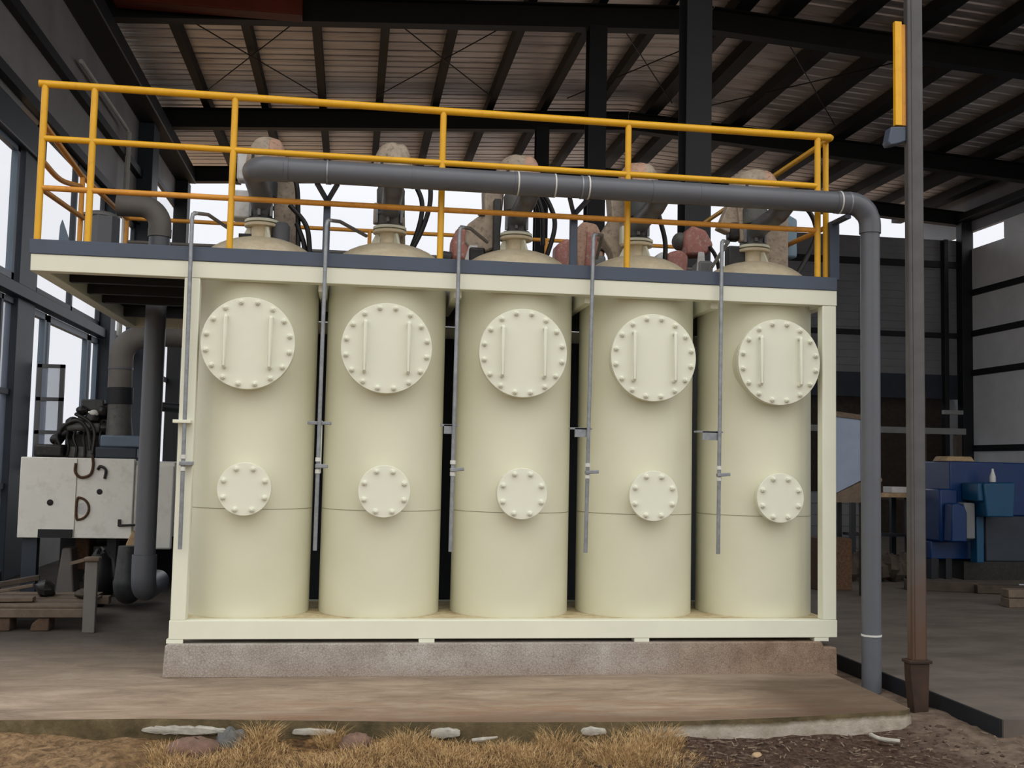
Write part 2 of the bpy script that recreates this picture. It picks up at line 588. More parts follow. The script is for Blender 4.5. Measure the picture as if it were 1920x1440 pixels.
# front and right-hand faces of the slab, slightly rough
vs, fs = [], []
path = []
full = edge[1:] + [(5.17, -0.2), (5.17, 0.05), (5.17, 1.5)]
full = [edge[0]] + full
for (x0, y0), (x1, y1) in zip(full, full[1:]):
    d = math.hypot(x1 - x0, y1 - y0)
    st = max(1, int(d / 0.05))
    for i in range(st):
        t = i / st
        path.append((x0 + (x1 - x0) * t, y0 + (y1 - y0) * t))
path.append(full[-1])
for x, y in path:
    j = random.uniform(-0.006, 0.006)
    vs += [(x, y, ZF), (x, y - 0.004 + j, ZF - 0.012), (x + j, y - 0.012 + j, ZF - 0.07), (x + j, y - 0.01 + j, ZG - 0.08)]
for i in range(len(path) - 1):
    for q in range(3):
        a = i * 4 + q
        fs.append((a, a + 4, a + 5, a + 1))
struct(tag(MB().add(vs, fs).build('trim_1', M['slab_edge'], smooth=60), 'mossy front edge of the concrete slab', 'slab edge'))
# right-hand floor with its kerb face
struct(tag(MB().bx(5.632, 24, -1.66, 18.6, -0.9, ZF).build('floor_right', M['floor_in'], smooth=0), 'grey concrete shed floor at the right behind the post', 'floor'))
struct(tag(MB().bx(5.615, 5.63, -1.64, 18.6, -0.9, ZF - 0.002).build('trim_2', M['dsteel'], smooth=0), 'dark kerb face along the right-hand floor', 'kerb'))

# ------------------------------------------------------------------ setting: shed shell
XL, XR, YB, XRIDGE = -3.1, 17.7, 18.45, 7.25
zr = lambda x: 8.86 - 0.06 * abs(x - XRIDGE)          # underside of the rafters
# corrugated roof sheets, ribs run down the slope (along X)
prof = []
y = -1.7
while y < 21.2:
    pw_ = random.uniform(0.26, 0.42)
    prof += [(y, 0), (y + pw_ - 0.07, 0), (y + pw_ - 0.05, 0.03), (y + pw_ - 0.02, 0.03)]
    y += pw_
for nm, xa, xb, lab in (('ceiling', XL - 0.6, XRIDGE, 'left'), ('ceiling_right', XRIDGE, XR + 0.6, 'right')):
    vs, fs = [], []
    nx = 10
    for i in range(nx + 1):
        x = xa + (xb - xa) * i / nx
        for (yy, dz) in prof:
            vs.append((x, yy, zr(x) + 0.66 + dz))
    L = len(prof)
    for i in range(nx):
        for j in range(L - 1):
            a = i * L + j
            fs.append((a, a + 1, a + L + 1, a + L))
    struct(tag(MB().add(vs, fs).build(nm, M['roof'], smooth=30), 'corrugated brownish roof sheets, %s-hand slope' % lab, 'ceiling'))

def siding(x0, x1, z0, z1, y, pitch=0.16, axis='y', depth=0.012):
    mb = MB()
    nrow = max(1, round((z1 - z0) / pitch))
    h = (z1 - z0) / nrow
    prof = []
    for i in range(nrow):
        z = z0 + i * h
        prof += [(0, z), (-depth * 0.3, z + h * 0.86), (0.01, z + h * 0.9)]
    prof += [(0, z1), (0.06, z1), (0.06, z0)]
    vs = []
    for x in (x0, x1):
        for d, z in prof:
            vs.append((x, y + d, z) if axis == 'y' else (y - d, x, z))
    L = len(prof)
    fs = [(j, (j + 1) % L, (j + 1) % L + L, j + L) for j in range(L)] + [tuple(range(L)), tuple(range(2 * L - 1, L - 1, -1))]
    return mb.add(vs, fs)

# back wall, right-hand part: clad above, dark brown below in place of the unlit opening
struct(tag(siding(11.6, XR, 3.95, 7.62, YB, 0.20).build('wall_back', M['panel'], smooth=0), 'grey lapped cladding of the back wall', 'wall'))
mb = MB()
for z0, z1 in ((6.85, 7.02), (4.95, 5.08)):
    mb.bx(11.6, XR, YB - 0.10, YB + 0.02, z0, z1)
struct(mb.build('trim_3', M['dsteel']))
struct(tag(MB().bx(11.6, XR, YB - 0.05, YB + 0.05, 3.3, 3.95).build('wall_back_lintel', M['bsteel']), 'dark lintel under the back cladding', 'wall'))
struct(tag(MB().bx(11.6, XR, YB + 0.9, YB + 1.0, ZF - 0.2, 3.9).build('wall_back_recess', M['woodd']), 'recess under the back cladding, its shade painted dark brown', 'wall'))  # dark colour stands in for the lack of light in here
struct(MB().bx(11.6, 11.7, YB, YB + 1.0, ZF - 0.2, 7.6).build('wall_back_return', M['dsteel']))
struct(tag(MB().bx(XL, 11.6, YB, YB + 0.1, ZF - 0.2, 1.0).build('wall_back_low', M['panel_l']), 'low back wall under the open bay', 'wall'))
# right wall
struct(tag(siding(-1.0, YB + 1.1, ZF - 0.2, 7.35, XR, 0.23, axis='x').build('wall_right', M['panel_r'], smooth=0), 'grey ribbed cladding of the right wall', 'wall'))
mb = MB()
for z in (2.0, 4.0, 5.05, 6.15):
    mb.bx(XR - 0.12, XR - 0.01, -1.0, YB, z - 0.08, z + 0.08)
struct(mb.build('trim_4', M['dsteel']))
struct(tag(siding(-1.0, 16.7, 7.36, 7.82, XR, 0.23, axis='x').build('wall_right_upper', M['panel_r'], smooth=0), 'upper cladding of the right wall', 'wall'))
struct(tag(MB().bx(XR - 0.06, XR + 0.06, -1.0, 21.0, 7.825, 8.93).build('wall_right_top', M['panel']), 'cladding strip under the right eave', 'wall'))
# left wall: cladding above the glazing
for i, (y0, y1, z0) in enumerate(((-1.5, 6.2, 5.34), (6.2, 13.6, 5.9), (13.6, YB, 7.45))):
    nm = ['wall_left', 'wall_left_middle', 'wall_left_rear'][i]
    struct(tag(MB().bx(XL - 0.08, XL, y0, y1, z0, 8.75).build(nm, M['panel_l']), 'dull grey cladding above the left windows, %s bay' % ['front', 'middle', 'rear'][i], 'wall'))
mb = MB()
mb.bx(XL, XL + 0.12, -1.5, 13.6, 5.92, 6.06).bx(XL, XL + 0.12, -1.5, 13.6, 6.85, 7.0)
struct(mb.build('trim_5', M['dsteel']))
struct(tag(MB().bx(XL - 0.02, XL + 0.12, -1.5, 7.0, 5.30, 5.72).build('trim_7', M['bsteel'], bevel=0.02), 'dark blue header over the near left windows', 'header'))
# pipe-and-girt band between the two rows of left windows
mb = MB()
mb.bx(XL - 0.02, XL + 0.14, 4.6, 13.6, 3.36, 3.52)
struct(tag(mb.build('trim_6', M['bsteel'], bevel=0.01), 'dark girt between the left window rows', 'girt'))

def window(idx, y0, y1, z0, z1, ny, nz, gl, frame=0.06, mat='bsteel', x=XL, lab=''):
    mb = MB()
    a = x - 0.05
    b = x + 0.03
    mb.bx(a, b, y0, y1, z0, z0 + frame).bx(a, b, y0, y1, z1 - frame, z1)
    mb.bx(a, b, y0, y0 + frame, z0, z1).bx(a, b, y1 - frame, y1, z0, z1)
    for i in range(1, ny):
        y = y0 + (y1 - y0) * i / ny
        mb.bx(a, b, y - frame / 2, y + frame / 2, z0, z1)
    for i in range(1, nz):
        z = z0 + (z1 - z0) * i / nz
        mb.bx(a, b, y0, y1, z - frame / 2, z + frame / 2)
    o = mb.build('window_%d' % idx, M[mat])
    struct(tag(o, lab, 'window'))
    struct(MB().bx(x - 0.02, x - 0.012, y0 + 0.01, y1 - 0.01, z0 + 0.01, z1 - 0.01).build('pane', M[gl], o))
    return o

window(1, 4.6, 6.15, 3.56, 5.34, 1, 1, 'glass', 0.10, 'psteel', lab='tall clear window by the left edge, upper row')
window(2, 4.6, 6.35, ZF, 3.34, 3, 3, 'frost', 0.07, 'bsteel', lab='hazy blue glazing under the girt at the left edge')
window(10, -1.45, 4.55, ZF, 5.30, 4, 3, 'glass', 0.08, 'bsteel', lab='unseen wide glazing added to the left wall near the front to let in light')  # out of view; added so daylight reaches the machine plate and left bay
window(3, 7.1, 11.0, 3.56, 5.9, 2, 1, 'glass', 0.08, 'bsteel', lab='upper clear window behind the yellow guardrail')
window(4, 7.85, 10.25, 1.0, 3.34, 1, 1, 'glass', 0.10, 'psteel', lab='large clear window behind the black engine')
window(8, 7.05, 7.75, 1.0, 3.34, 1, 1, 'glass', 0.09, 'psteel', lab='narrow window strip beside the wide dark blue column')
window(9, 10.35, 11.0, 1.0, 3.34, 1, 1, 'glass', 0.09, 'psteel', lab='narrow window strip right of the large clear window')
window(5, 11.4, 13.6, 1.0, 3.34, 1, 1, 'glass', 0.08, 'bsteel', lab='clear window between exhaust and grey pipe, lower row')
window(6, 11.4, 13.6, 3.56, 5.9, 1, 1, 'glass', 0.08, 'bsteel', lab='upper clear window left of the rear column')
window(7, 14.3, YB, 1.0, 7.45, 1, 3, 'glass', 0.10, 'bsteel', lab='tall clear window in the rear left bay')
struct(tag(MB().bx(XL - 0.08, XL, 6.4, YB, ZF - 0.2, 1.0).build('wall_left_low', M['panel_l']), 'low left wall under the windows', 'wall'))
# opened casement with three panes
t = thing('window_casement', (XL + 0.05, 7.25, 1.15), 'small open window sash with three hazy panes beside the dark column', 'window')
c = MB()
for zz in (1.15, 1.62, 2.08, 2.54):
    c.bx(XL + 0.06, XL + 0.42, 7.30, 7.35, zz, zz + 0.05)
for xx in (XL + 0.06, XL + 0.36):
    c.bx(xx, xx + 0.06, 7.30, 7.35, 1.15, 2.59)
c.build('sash_frame', M['grey'], t)
MB().bx(XL + 0.1, XL + 0.38, 7.322, 7.328, 1.2, 2.56).build('pane', M['frost'], t)
t['kind'] = 'structure'

# columns -------------------------------------------------------------
def column(x, y, z1, wd, dp, mat, label, z0=ZF, name='steel_column'):
    mb = MB()
    mb.ibeam((x, y, z0), (x, y, z1), wd, dp, 0.025, 0.02, up=(0, 1, 0))
    o = mb.build(name, mat, smooth=0)
    return tag(o, label, 'column')

def boxcol(x0, x1, y0, y1, z1, mat, label):
    o = MB().bx(x0, x1, y0, y1, ZF, z1).build('steel_column', mat, bevel=0.01, smooth=0)
    return tag(o, label, 'column')

boxcol(XL - 0.09, XL + 0.07, 6.25, 7.02, 5.5, M['bsteel'], 'wide dark blue column between left windows, nearest the left edge')
boxcol(XL - 0.02, XL + 0.20, 11.0, 11.4, 6.0, M['bsteel'], 'dark column behind the engine exhaust pipe, left wall')
boxcol(XL - 0.02, XL + 0.30, 13.6, 14.25, 7.995, M['bsteel'], 'dark column behind the grey bent pipe, left wall')
boxcol(XL - 0.02, XL + 0.30, YB - 0.3, YB + 0.15, 7.995, M['dsteel'], 'dark corner column where left wall meets back')
ra = zr(5.2)
column(5.40, 4.3, 8.8, 0.32, 0.34, M['dsteel'], 'thick dark column rising behind the fifth tank, in front of two others')
column(5.21, 9.1, zr(5.2) + 0.02, 0.30, 0.32, M['dsteel'], 'dark column behind the fourth tank, reaching the near rafter')
column(5.26, 14.7, zr(5.2) + 0.02, 0.28, 0.30, M['dsteel'], 'slim dark column behind the third tank, farthest of three')
boxcol(17.35, 17.685, YB - 0.3, YB - 0.02, 8.095, M['dsteel'], 'black column in the far right corner of the shed')
boxcol(16.9, 17.02, YB - 0.2, YB, 7.6, M['dsteel'], 'thin dark post just left of the far right corner column')

# rafters, eave girders, purlins --------------------------------------
rl = ['dark rafter beam over the front of the shed roof', 'dark rafter beam crossing the top of the picture', 'dark rafter beam level with the top guardrail', 'dark rafter beam along the back wall head']
for i, y in enumerate((-0.85, 9.1, 14.8, YB)):
    if i == 0:
        continue
    mb = MB()
    hb = 0.42 if i < 3 else 0.38
    off = 0.0 if i < 3 else -0.22
    for xa, xb in ((XL, XRIDGE), (XRIDGE, XR)):
        mb.ibeam((xa, y, zr(xa) + hb / 2 + off), (xb, y, zr(xb) + hb / 2 + off), 0.24, hb, 0.025, 0.02)
    tag(mb.build('roof_rafter', M['bpurlin'], smooth=0), rl[i], 'rafter')
mb = MB()
for xa, xb in ((XL, XRIDGE), (XRIDGE, XR)):
    mb.ibeam((xa, 4.3, zr(xa) + 0.21), (xb, 4.3, zr(xb) + 0.21), 0.24, 0.42, 0.025, 0.02)
tag(mb.build('roof_rafter', M['dsteel'], smooth=0), 'dark rafter beam over the thick near column', 'rafter')
mb = MB()
for xa, xb in ((XL, XRIDGE), (XRIDGE, XR)):
    mb.ibeam((xa, -0.85, zr(xa) + 0.21), (xb, -0.85, zr(xb) + 0.21), 0.24, 0.42, 0.025, 0.02)
tag(mb.build('roof_rafter', M['dsteel'], smooth=0), rl[0], 'rafter')
tag(MB().bx(XL + 0.004, XL + 0.45, -1.5, YB, 8.0, 8.30).build('eave_girder', M['dsteel'], bevel=0.02), 'heavy dark eave girder running back along the left wall', 'girder')
tag(MB().bx(XR - 0.4, XR - 0.065, -1.5, YB, 8.1, 8.30).build('eave_girder', M['dsteel'], bevel=0.02), 'dark eave girder running back along the right wall', 'girder')
tag(MB().bx(-2.6, 0.3, 8.62, 8.95, 8.40, 8.80).build('smear_beam', M['redlead'], bevel=0.02), 'rust-red beam in place of a blurred smear at the top left, under the near rafter', 'beam')  # red beam built to stand in for a rust-coloured smear

lx = [-1.95 + 1.205 * i for i in range(8)]
rx = [7.75, 8.55, 9.75, 10.92, 12.22, 13.47, 14.72, 15.97, 17.1]
def purlin(x, label, wd=0.15):
    z = zr(x) + 0.42
    o = MB().bx(x - wd / 2, x + wd / 2, -1.6, 21.2, z, z + 0.235).build('roof_purlin', M['bpurlin'], smooth=0)
    return tag(o, label, 'purlin', 'purlins under the roof sheets')
for i, x in enumerate(lx):
    purlin(x, 'dark roof purlin running back, %s from the left wall' % ORD[i])
for i, x in enumerate(rx):
    purlin(x, 'dark roof purlin running back, %s on the right-hand slope' % ORD[i], 0.30)
# wire cross bracing between the two visible rafters
br = [((-1.9, 9.35), (0.4, 13.6)), ((0.4, 9.35), (-1.9, 13.6)), ((1.6, 9.35), (4.0, 13.6)), ((4.0, 9.35), (1.6, 13.6)), ((5.6, 9.35), (7.9, 13.6)), ((7.9, 9.35), (5.6, 13.6)), ((8.6, 9.35), (11.6, 13.6)), ((11.6, 9.35), (8.6, 13.6))]
bl = ['above the first tank', 'above the middle tanks', 'behind near columns', 'right of near columns']
for i, (a, b) in enumerate(br):
    o = MB().tube([(a[0], a[1], zr(a[0]) + 0.34), (b[0], b[1], zr(b[0]) + 0.34)], 0.012, 6).build('bracing_rod', M['black'])
    tag(o, 'thin dark roof bracing rod %s, slanting %s as it recedes' % (bl[i // 2], 'right' if b[0] > a[0] else 'left'), 'bracing rod', 'crossed rods under the roof')
# pale rain pipe down the left wall
mb = MB()
mb.tube(curve([(-3.0, 8.6, 7.38), (-2.98, 11.6, 7.36), (-2.95, 12.0, 7.28)], 6), 0.035, 8)
mb.tube([(-2.95, 12.0, 7.30), (-2.96, 12.0, ZF)], 0.05, 8)
tag(mb.build('rain_pipe', M['strap']), 'pale rain pipe along and down the left wall behind the guardrail', 'pipe')

# ------------------------------------------------------------------ plinth
mb = MB()
poly = [(-0.034, ZF), (-0.022, -0.045), (0.0, -0.034), (5.06, -0.034), (5.10, -0.036), (5.115, -0.075), (5.225, -0.08), (5.232, ZF - 0.02)]
mb.prism(poly, 'y', -0.035, 1.45)
tag(mb.build('plinth', M['plinth'], bevel=0.008, smooth=0), 'pitted grey cement plinth under the cream frame', 'plinth')

# ------------------------------------------------------------------ steel frame
FW = 5.24
fr = thing('tank_frame', (0, 0, -0.015), 'cream steel skid frame with blue-grey platform edge around the five tanks', 'frame')
cf = M['cream_frame']
for x0, x1, y0, y1 in ((0, 0.115, 0, 0.10), (FW - 0.12, FW, 0, 0.10), (0, 0.115, 1.17, 1.27), (FW - 0.12, FW, 1.17, 1.27)):
    MB().bx(x0, x1, y0, y1, 0.135, 2.71).build('post', cf, fr, bevel=0.006)
MB().bx(-0.005, FW + 0.005, -0.004, 0.10, -0.005, 0.135).build('bottom_beam', cf, fr, bevel=0.005)
MB().bx(0.0, FW, 1.17, 1.27, -0.005, 0.133).build('bottom_beam', cf, fr, bevel=0.005)
MB().bx(0.02, FW - 0.02, 0.10, 1.17, 0.120, 0.131).build('deck_plate', M['deck'], fr)
MB().bx(-1.115, FW + 0.005, -0.004, 0.10, 2.71, 2.838).build('top_beam', cf, fr, bevel=0.005)
MB().bx(-1.115, FW, 3.42, 3.52, 2.71, 2.838).build('top_beam', cf, fr, bevel=0.005)
for x0 in (-1.115, FW - 0.11):
    MB().bx(x0, x0 + 0.11, 0.10, 3.42, 2.71, 2.838).build('side_beam', cf, fr, bevel=0.005)
for i in range(4):
    x = (1.03, 2.0935, 3.159, 4.2205)[i]
    MB().bx(x - 0.031, x + 0.031, 0.10, 1.25, 2.66, 2.838).build('cross_beam', cf, fr)
for x0, x1, y0, y1 in ((-1.11, -1.085, 0.0, 3.5),):
    MB().bx(x0, x1, 0.02, y1, 2.842, 2.945).build('toe_board', M['toe'], fr, bevel=0.003)
MB().bx(-1.125, FW + 0.004, -0.012, 0.012, 2.838, 2.948).build('toe_board', M['toe'], fr, bevel=0.004)
MB().bx(FW - 0.024, FW + 0.002, 0.014, 3.5, 2.842, 2.945).build('toe_board', M['toe'], fr, bevel=0.003)
# platform deck: left bay with ribs underneath (opening left for the grey pipe), and the walkway behind the tanks
dk = MB()
dk.bx(-1.08, -0.02, 0.02, 2.32, 2.845, 2.86).bx(-1.08, -0.85, 2.32, 2.68, 2.845, 2.86).bx(-0.45, -0.02, 2.32, 2.68, 2.845, 2.86).bx(-1.08, -0.02, 2.68, 3.45, 2.845, 2.86)
dk.bx(-0.02, FW - 0.03, 1.12, 3.45, 2.845, 2.86)
dk.bx(-0.02, FW - 0.03, 0.02, 0.09, 2.845, 2.86)
dk.build('platform_deck', M['dsteel'], fr)
for y in (0.7, 1.3, 1.85, 2.8):
    MB().bx(-1.0, 0.0, y - 0.03, y + 0.03, 2.74, 2.842).build('deck_rib', M['dsteel'], fr)
MB().bx(-0.02, FW - 0.15, 3.36, 3.40, -0.2, 2.70).build('rear_panel', M['dsteel'], fr)
for x in (0.03, 1.9, 3.6, 5.1):
    MB().bx(x - 0.05, x + 0.07, -0.002, 0.09, -0.0335, -0.005).build('shim_plate', cf, fr)

# ------------------------------------------------------------------ tanks
TX = [0.505, 1.555, 2.632, 3.694, 4.755]
TY, TR = 0.60, 0.487
x0 = TX[0]
TL = ['leftmost cream tank, its covers nearest the rounded end of the grey pipe', 'second cream tank from the left in the frame', 'middle cream tank of the five in the frame',
      'fourth cream tank from the left in the frame', 'rightmost cream tank, beside the right post of the frame']
tk = thing('storage_tank', (x0, TY, 0.131), TL[0], 'tank', 'cream tanks in the frame')
# shell
prof = [(TR - 0.004, 0.131), (TR, 0.14), (TR, 0.955), (TR, 0.965), (TR, 2.86), (TR, 2.885)]
for i in range(1, 11):
    a = PI / 2 * i / 10
    r = TR * math.cos(a)
    if r > 0.08:
        prof.append((r, 2.885 + 0.275 * math.sin(a)))
prof.append((0.08, 3.157))
MB().lathe(prof, (x0, TY, 0), n=96).build('shell', M['cream'], tk, smooth=40)
MB().lathe([(TR - 0.01, 0.9575), (TR + 0.0022, 0.958), (TR + 0.0022, 0.962), (TR - 0.01, 0.9625)], (x0, TY, 0), n=96).build('weld_seam', M['seam'], tk)
MB().lathe([(0.086, 3.14), (0.086, 3.245), (0.136, 3.246), (0.140, 3.251), (0.140, 3.267), (0.136, 3.271)], (x0, TY, 0), n=40).build('neck', M['cream'], tk)
MB().lathe([(0.10, 3.272), (0.10, 3.281), (0.139, 3.282), (0.139, 3.300), (0.135, 3.304), (0.06, 3.304)], (x0, TY, 0), n=40).build('neck_flange', M['cream_frame'], tk)
for a in (-62, 58, 178):
    R = Matrix.Rotation(math.radians(a), 4, 'Z')
    d = R @ Vector((1, 0, 0))
    q = R @ Vector((0, 1, 0)) * 0.011
    p = lambda r, z: Vector((x0, TY, z)) + d * r
    quad = [p(0.088, 3.24), p(0.115, 3.24), p(0.205, 3.05), p(0.19, 3.04), p(0.088, 3.13)]
    vs = [v - q for v in quad] + [v + q for v in quad]
    MB().add(vs, [tuple(range(5)), tuple(range(9, 4, -1))] + [(i, (i + 1) % 5, (i + 1) % 5 + 5, i + 5) for i in range(5)]).build('gusset', M['cream_frame'], tk, smooth=0)

def bolt_mesh():
    mb = MB()
    mb.lathe([(0.022, 0.0), (0.022, 0.005), (0.019, 0.006)], (0, 0, 0), 'y', 20)
    mb.lathe([(0.0175, 0.005), (0.0175, 0.022), (0.015, 0.025)], (0, 0, 0), 'y', 6)
    mb.lathe([(0.008, 0.025), (0.008, 0.036), (0.006, 0.038)], (0, 0, 0), 'y', 10)
    return mb
bolt_src = None
def bolts(cover, cx, cy, cz, rad, num, off):
    global bolt_src
    for k in range(num):
        a = math.radians(off + 360.0 * k / num)
        if bolt_src is None:
            bolt_src = bolt_mesh().build('bolt', M['cream_cover'], cover, at=(0, 0, 0))
            o = bolt_src
        else:
            o = bolt_src.copy()
            COL.objects.link(o)
            o.parent = cover
        o.location = Vector((cx + rad * math.sin(a), cy, cz + rad * math.cos(a))) - tk.location
        o.rotation_euler = (0, random.uniform(0, 1), 0)

def cover(cx, cz, rad, neck, name, nm_neck, nb, off):
    MB().lathe([(neck, -0.22), (neck, -0.03), (rad, -0.0295), (rad + 0.002, -0.026), (rad + 0.002, -0.008), (rad, -0.004)], (cx, 0.0, cz), 'y', 72).build(nm_neck, M['cream'], tk)
    c = MB().lathe([(rad - 0.02, -0.005), (rad - 0.02, 0.0), (rad - 0.003, 0.0005), (rad, 0.004), (rad, 0.022), (rad - 0.003, 0.0255)], (cx, 0.0, cz), 'y', 72).build(name, M['cream_cover'], tk)
    bolts(c, cx, -0.0255, cz, rad - 0.035, nb, off)
    return c
cx = 0.490
mc = cover(cx, 2.222, 0.352, 0.31, 'manhole_cover', 'manhole_neck', 16, 11.25)
for sx in (-1, 1):
    hx = cx + sx * 0.168
    pts = [(hx, -0.02, 2.42), (hx, -0.062, 2.42), (hx, -0.074, 2.408), (hx, -0.074, 2.048), (hx, -0.062, 2.036), (hx, -0.02, 2.036)]
    MB().tube(pts, 0.0145, 12).build('handle', M['cream_cover'], mc)
cover(0.503, 1.115, 0.200, 0.165, 'handhole_cover', 'handhole_neck', 8, 22.5)
for i in range(1, 5):
    c = copy_tree(tk)
    c.location = (TX[i] - 0.004 * (i > 1), TY, 0.131)
    c['label'] = TL[i]

# ------------------------------------------------------------------ guardrail
gr = thing('guardrail', (0, 0, 2.948), 'yellow tubular guardrail around the platform above the tanks', 'guardrail')
Ym, Om = M['yellow'], M['orange']
YR = 0.03
MB().tube([(-1.13, YR, 4.145), (5.19, YR, 4.145), (5.215, 0.05, 4.145)], 0.029, 14).build('top_rail', Ym, gr)
MB().tube([(-1.08, YR, 3.725), (5.09, YR, 3.722)], 0.024, 12).build('mid_rail', Ym, gr)
MB().tube([(-1.08, YR, 3.345), (5.09, YR, 3.345)], 0.022, 12).build('lower_rail', Om, gr)
for x in (-1.085, -0.725, 0.318, 1.938, 3.456, 5.09):
    MB().tube([(x, YR, 2.948), (x, YR, 4.14)], 0.0255, 14).build('post', Ym, gr)
MB().tube([(5.222, 0.16, 2.95), (5.222, 0.16, 4.14)], 0.024, 14).build('post', Ym, gr)
MB().tube([(5.215, 0.05, 4.145), (5.215, 3.45, 4.145)], 0.024, 12).build('side_rail', Ym, gr)
MB().tube([(5.215, 0.16, 3.40), (5.215, 3.45, 3.45)], 0.022, 12).build('side_rail', Om, gr)
MB().tube([(-1.085, 0.03, 3.84), (-1.13, 1.4, 3.80), (-1.15, 3.45, 3.87)], 0.024, 12).build('side_rail', Om, gr)
MB().tube(curve([(-1.085, 0.03, 3.56), (-1.12, 0.7, 3.58), (-1.13, 1.4, 3.70)], 5), 0.022, 12).build('side_rail', Om, gr)
MB().tube([(-1.085, 0.03, 3.345), (-1.10, 1.4, 3.42)], 0.022, 12).build('side_rail', Om, gr)
MB().tube([(-1.12, 1.4, 2.948), (-1.12, 1.4, 3.78)], 0.022, 12).build('post', Om, gr)
MB().tube([(-1.15, 3.45, 3.875), (5.19, 3.45, 3.87)], 0.022, 12).build('back_rail', Om, gr)
MB().tube([(-1.15, 3.45, 3.62), (5.19, 3.45, 3.62)], 0.020, 12).build('back_rail', M['pvc_dusty'], gr)
for x in (-1.15, 1.42, 3.4, 5.19):
    MB().tube([(x, 3.45, 2.87), (x, 3.45, 3.87)], 0.022, 12).build('post', Om, gr)

# ------------------------------------------------------------------ manifold pipe
mf = thing('manifold_pipe', (5.465, -0.15, -0.40), 'long grey pipe along the guardrail that bends down beside the frame', 'pipe')
ZM, YM = 3.545, -0.15
pv = M['pvc']
MB().tube([(0.68, YM, ZM), (5.18, YM, ZM)], 0.088, 32).build('header', pv, mf)
el = [(0.72, YM, ZM)] + [(0.62 - 0.13 * math.sin(math.radians(a)), YM + 0.13 * (1 - math.cos(math.radians(a))), ZM) for a in range(0, 91, 10)] + [(0.49, 0.22, 3.53), (0.495, 0.40, 3.51), (0.50, 0.52, 3.47), (0.503, 0.58, 3.42), (0.505, 0.60, 3.36)]
MB().tube(el, [0.094] * 12 + [0.092] * 2 + [0.085] * 2, 32).build('left_elbow', pv, mf)
el = [(5.16, YM, ZM), (5.25, YM, ZM)] + [(5.285 + 0.18 * math.sin(math.radians(a)), YM, ZM - 0.18 + 0.18 * math.cos(math.radians(a))) for a in range(0, 91, 9)] + [(5.465, YM, 3.30)]
MB().tube(el, [0.092] * 9 + [0.087] * 5, 32).build('right_elbow', pv, mf)
MB().tube([(5.465, YM, 3.36), (5.465, YM, -0.41)], 0.077, 32).build('downpipe', pv, mf)
MB().tube([(5.465, YM, 0.03), (5.465, YM, 0.045)], 0.081, 32).build('joint_ring', M['strap'], mf)
for i in range(1, 5):
    x = TX[i]
    p = [(x, YM, ZM), (x, YM + 0.07, ZM - 0.04), (x, 0.05, 3.47), (x, 0.42, 3.45), (x, 0.54, 3.435), (x, 0.59, 3.40), (x, TY, 3.35)]
    MB().tube(p, [0.06, 0.078, 0.08, 0.08, 0.082, 0.084, 0.086], 28).build('tee_branch', pv, mf)
for x, wd, r in ((0.735, 0.035, 0.094), (1.70, 0.02, 0.0905), (2.50, 0.02, 0.0915), (2.66, 0.30, 0.0935), (3.05, 0.04, 0.092), (3.72, 0.24, 0.091), (4.0, 0.012, 0.0905)):
    MB().tube([(x - wd / 2, YM, ZM), (x + wd / 2, YM, ZM)], r, 32).build('coupling', pv, mf)
for x in (2.52, 2.815, 3.085, 5.195):
    MB().tube([(x - 0.006, YM, ZM), (x + 0.006, YM, ZM)], 0.0945, 32).build('joint_ring', M['strap'], mf)

# pipe stands with saddle
for i, (x, wd, lab) in enumerate(((1.045, 0.055, 'slim blue-grey pipe stand behind the second sampling tube'), (3.03, 0.06, 'blue-grey pipe stand with forked head between third and fourth tanks'), (5.275, 0.085, 'blue-grey pipe stand at the right end of the platform'))):
    t = thing('pipe_stand', (x, 0.15, 2.948), lab, 'pipe stand', 'stands carrying the long grey pipe')
    y0 = 0.10
    top = ZM - 0.16
    if i == 2:
        MB().bx(x - wd / 2, x + wd / 2, y0, y0 + 0.08, 2.948, ZM - 0.10).build('post', M['toe'], t, bevel=0.004)
        MB().beam((x, y0 + 0.02, ZM - 0.11), (x - 0.0, YM, ZM - 0.11), 0.05, 0.03).build('arm', M['toe'], t)
    else:
        MB().bx(x - wd / 2, x + wd / 2, y0, y0 + 0.05, 2.948, top).build('post', M['toe'], t, bevel=0.004)
        MB().beam((x, y0 + 0.02, top), (x - 0.08, YM + 0.06, ZM - 0.07), 0.03, 0.03).build('fork_arm', M['toe'], t)
        MB().beam((x, y0 + 0.02, top), (x + 0.08, YM + 0.06, ZM - 0.07), 0.03, 0.03).build('fork_arm', M['toe'], t)
    MB().lathe([(0.0885, -0.006), (0.0935, -0.006), (0.0935, 0.006), (0.0885, 0.006)], (x, YM, ZM), 'x', 32).build('strap', M['galv'], t)

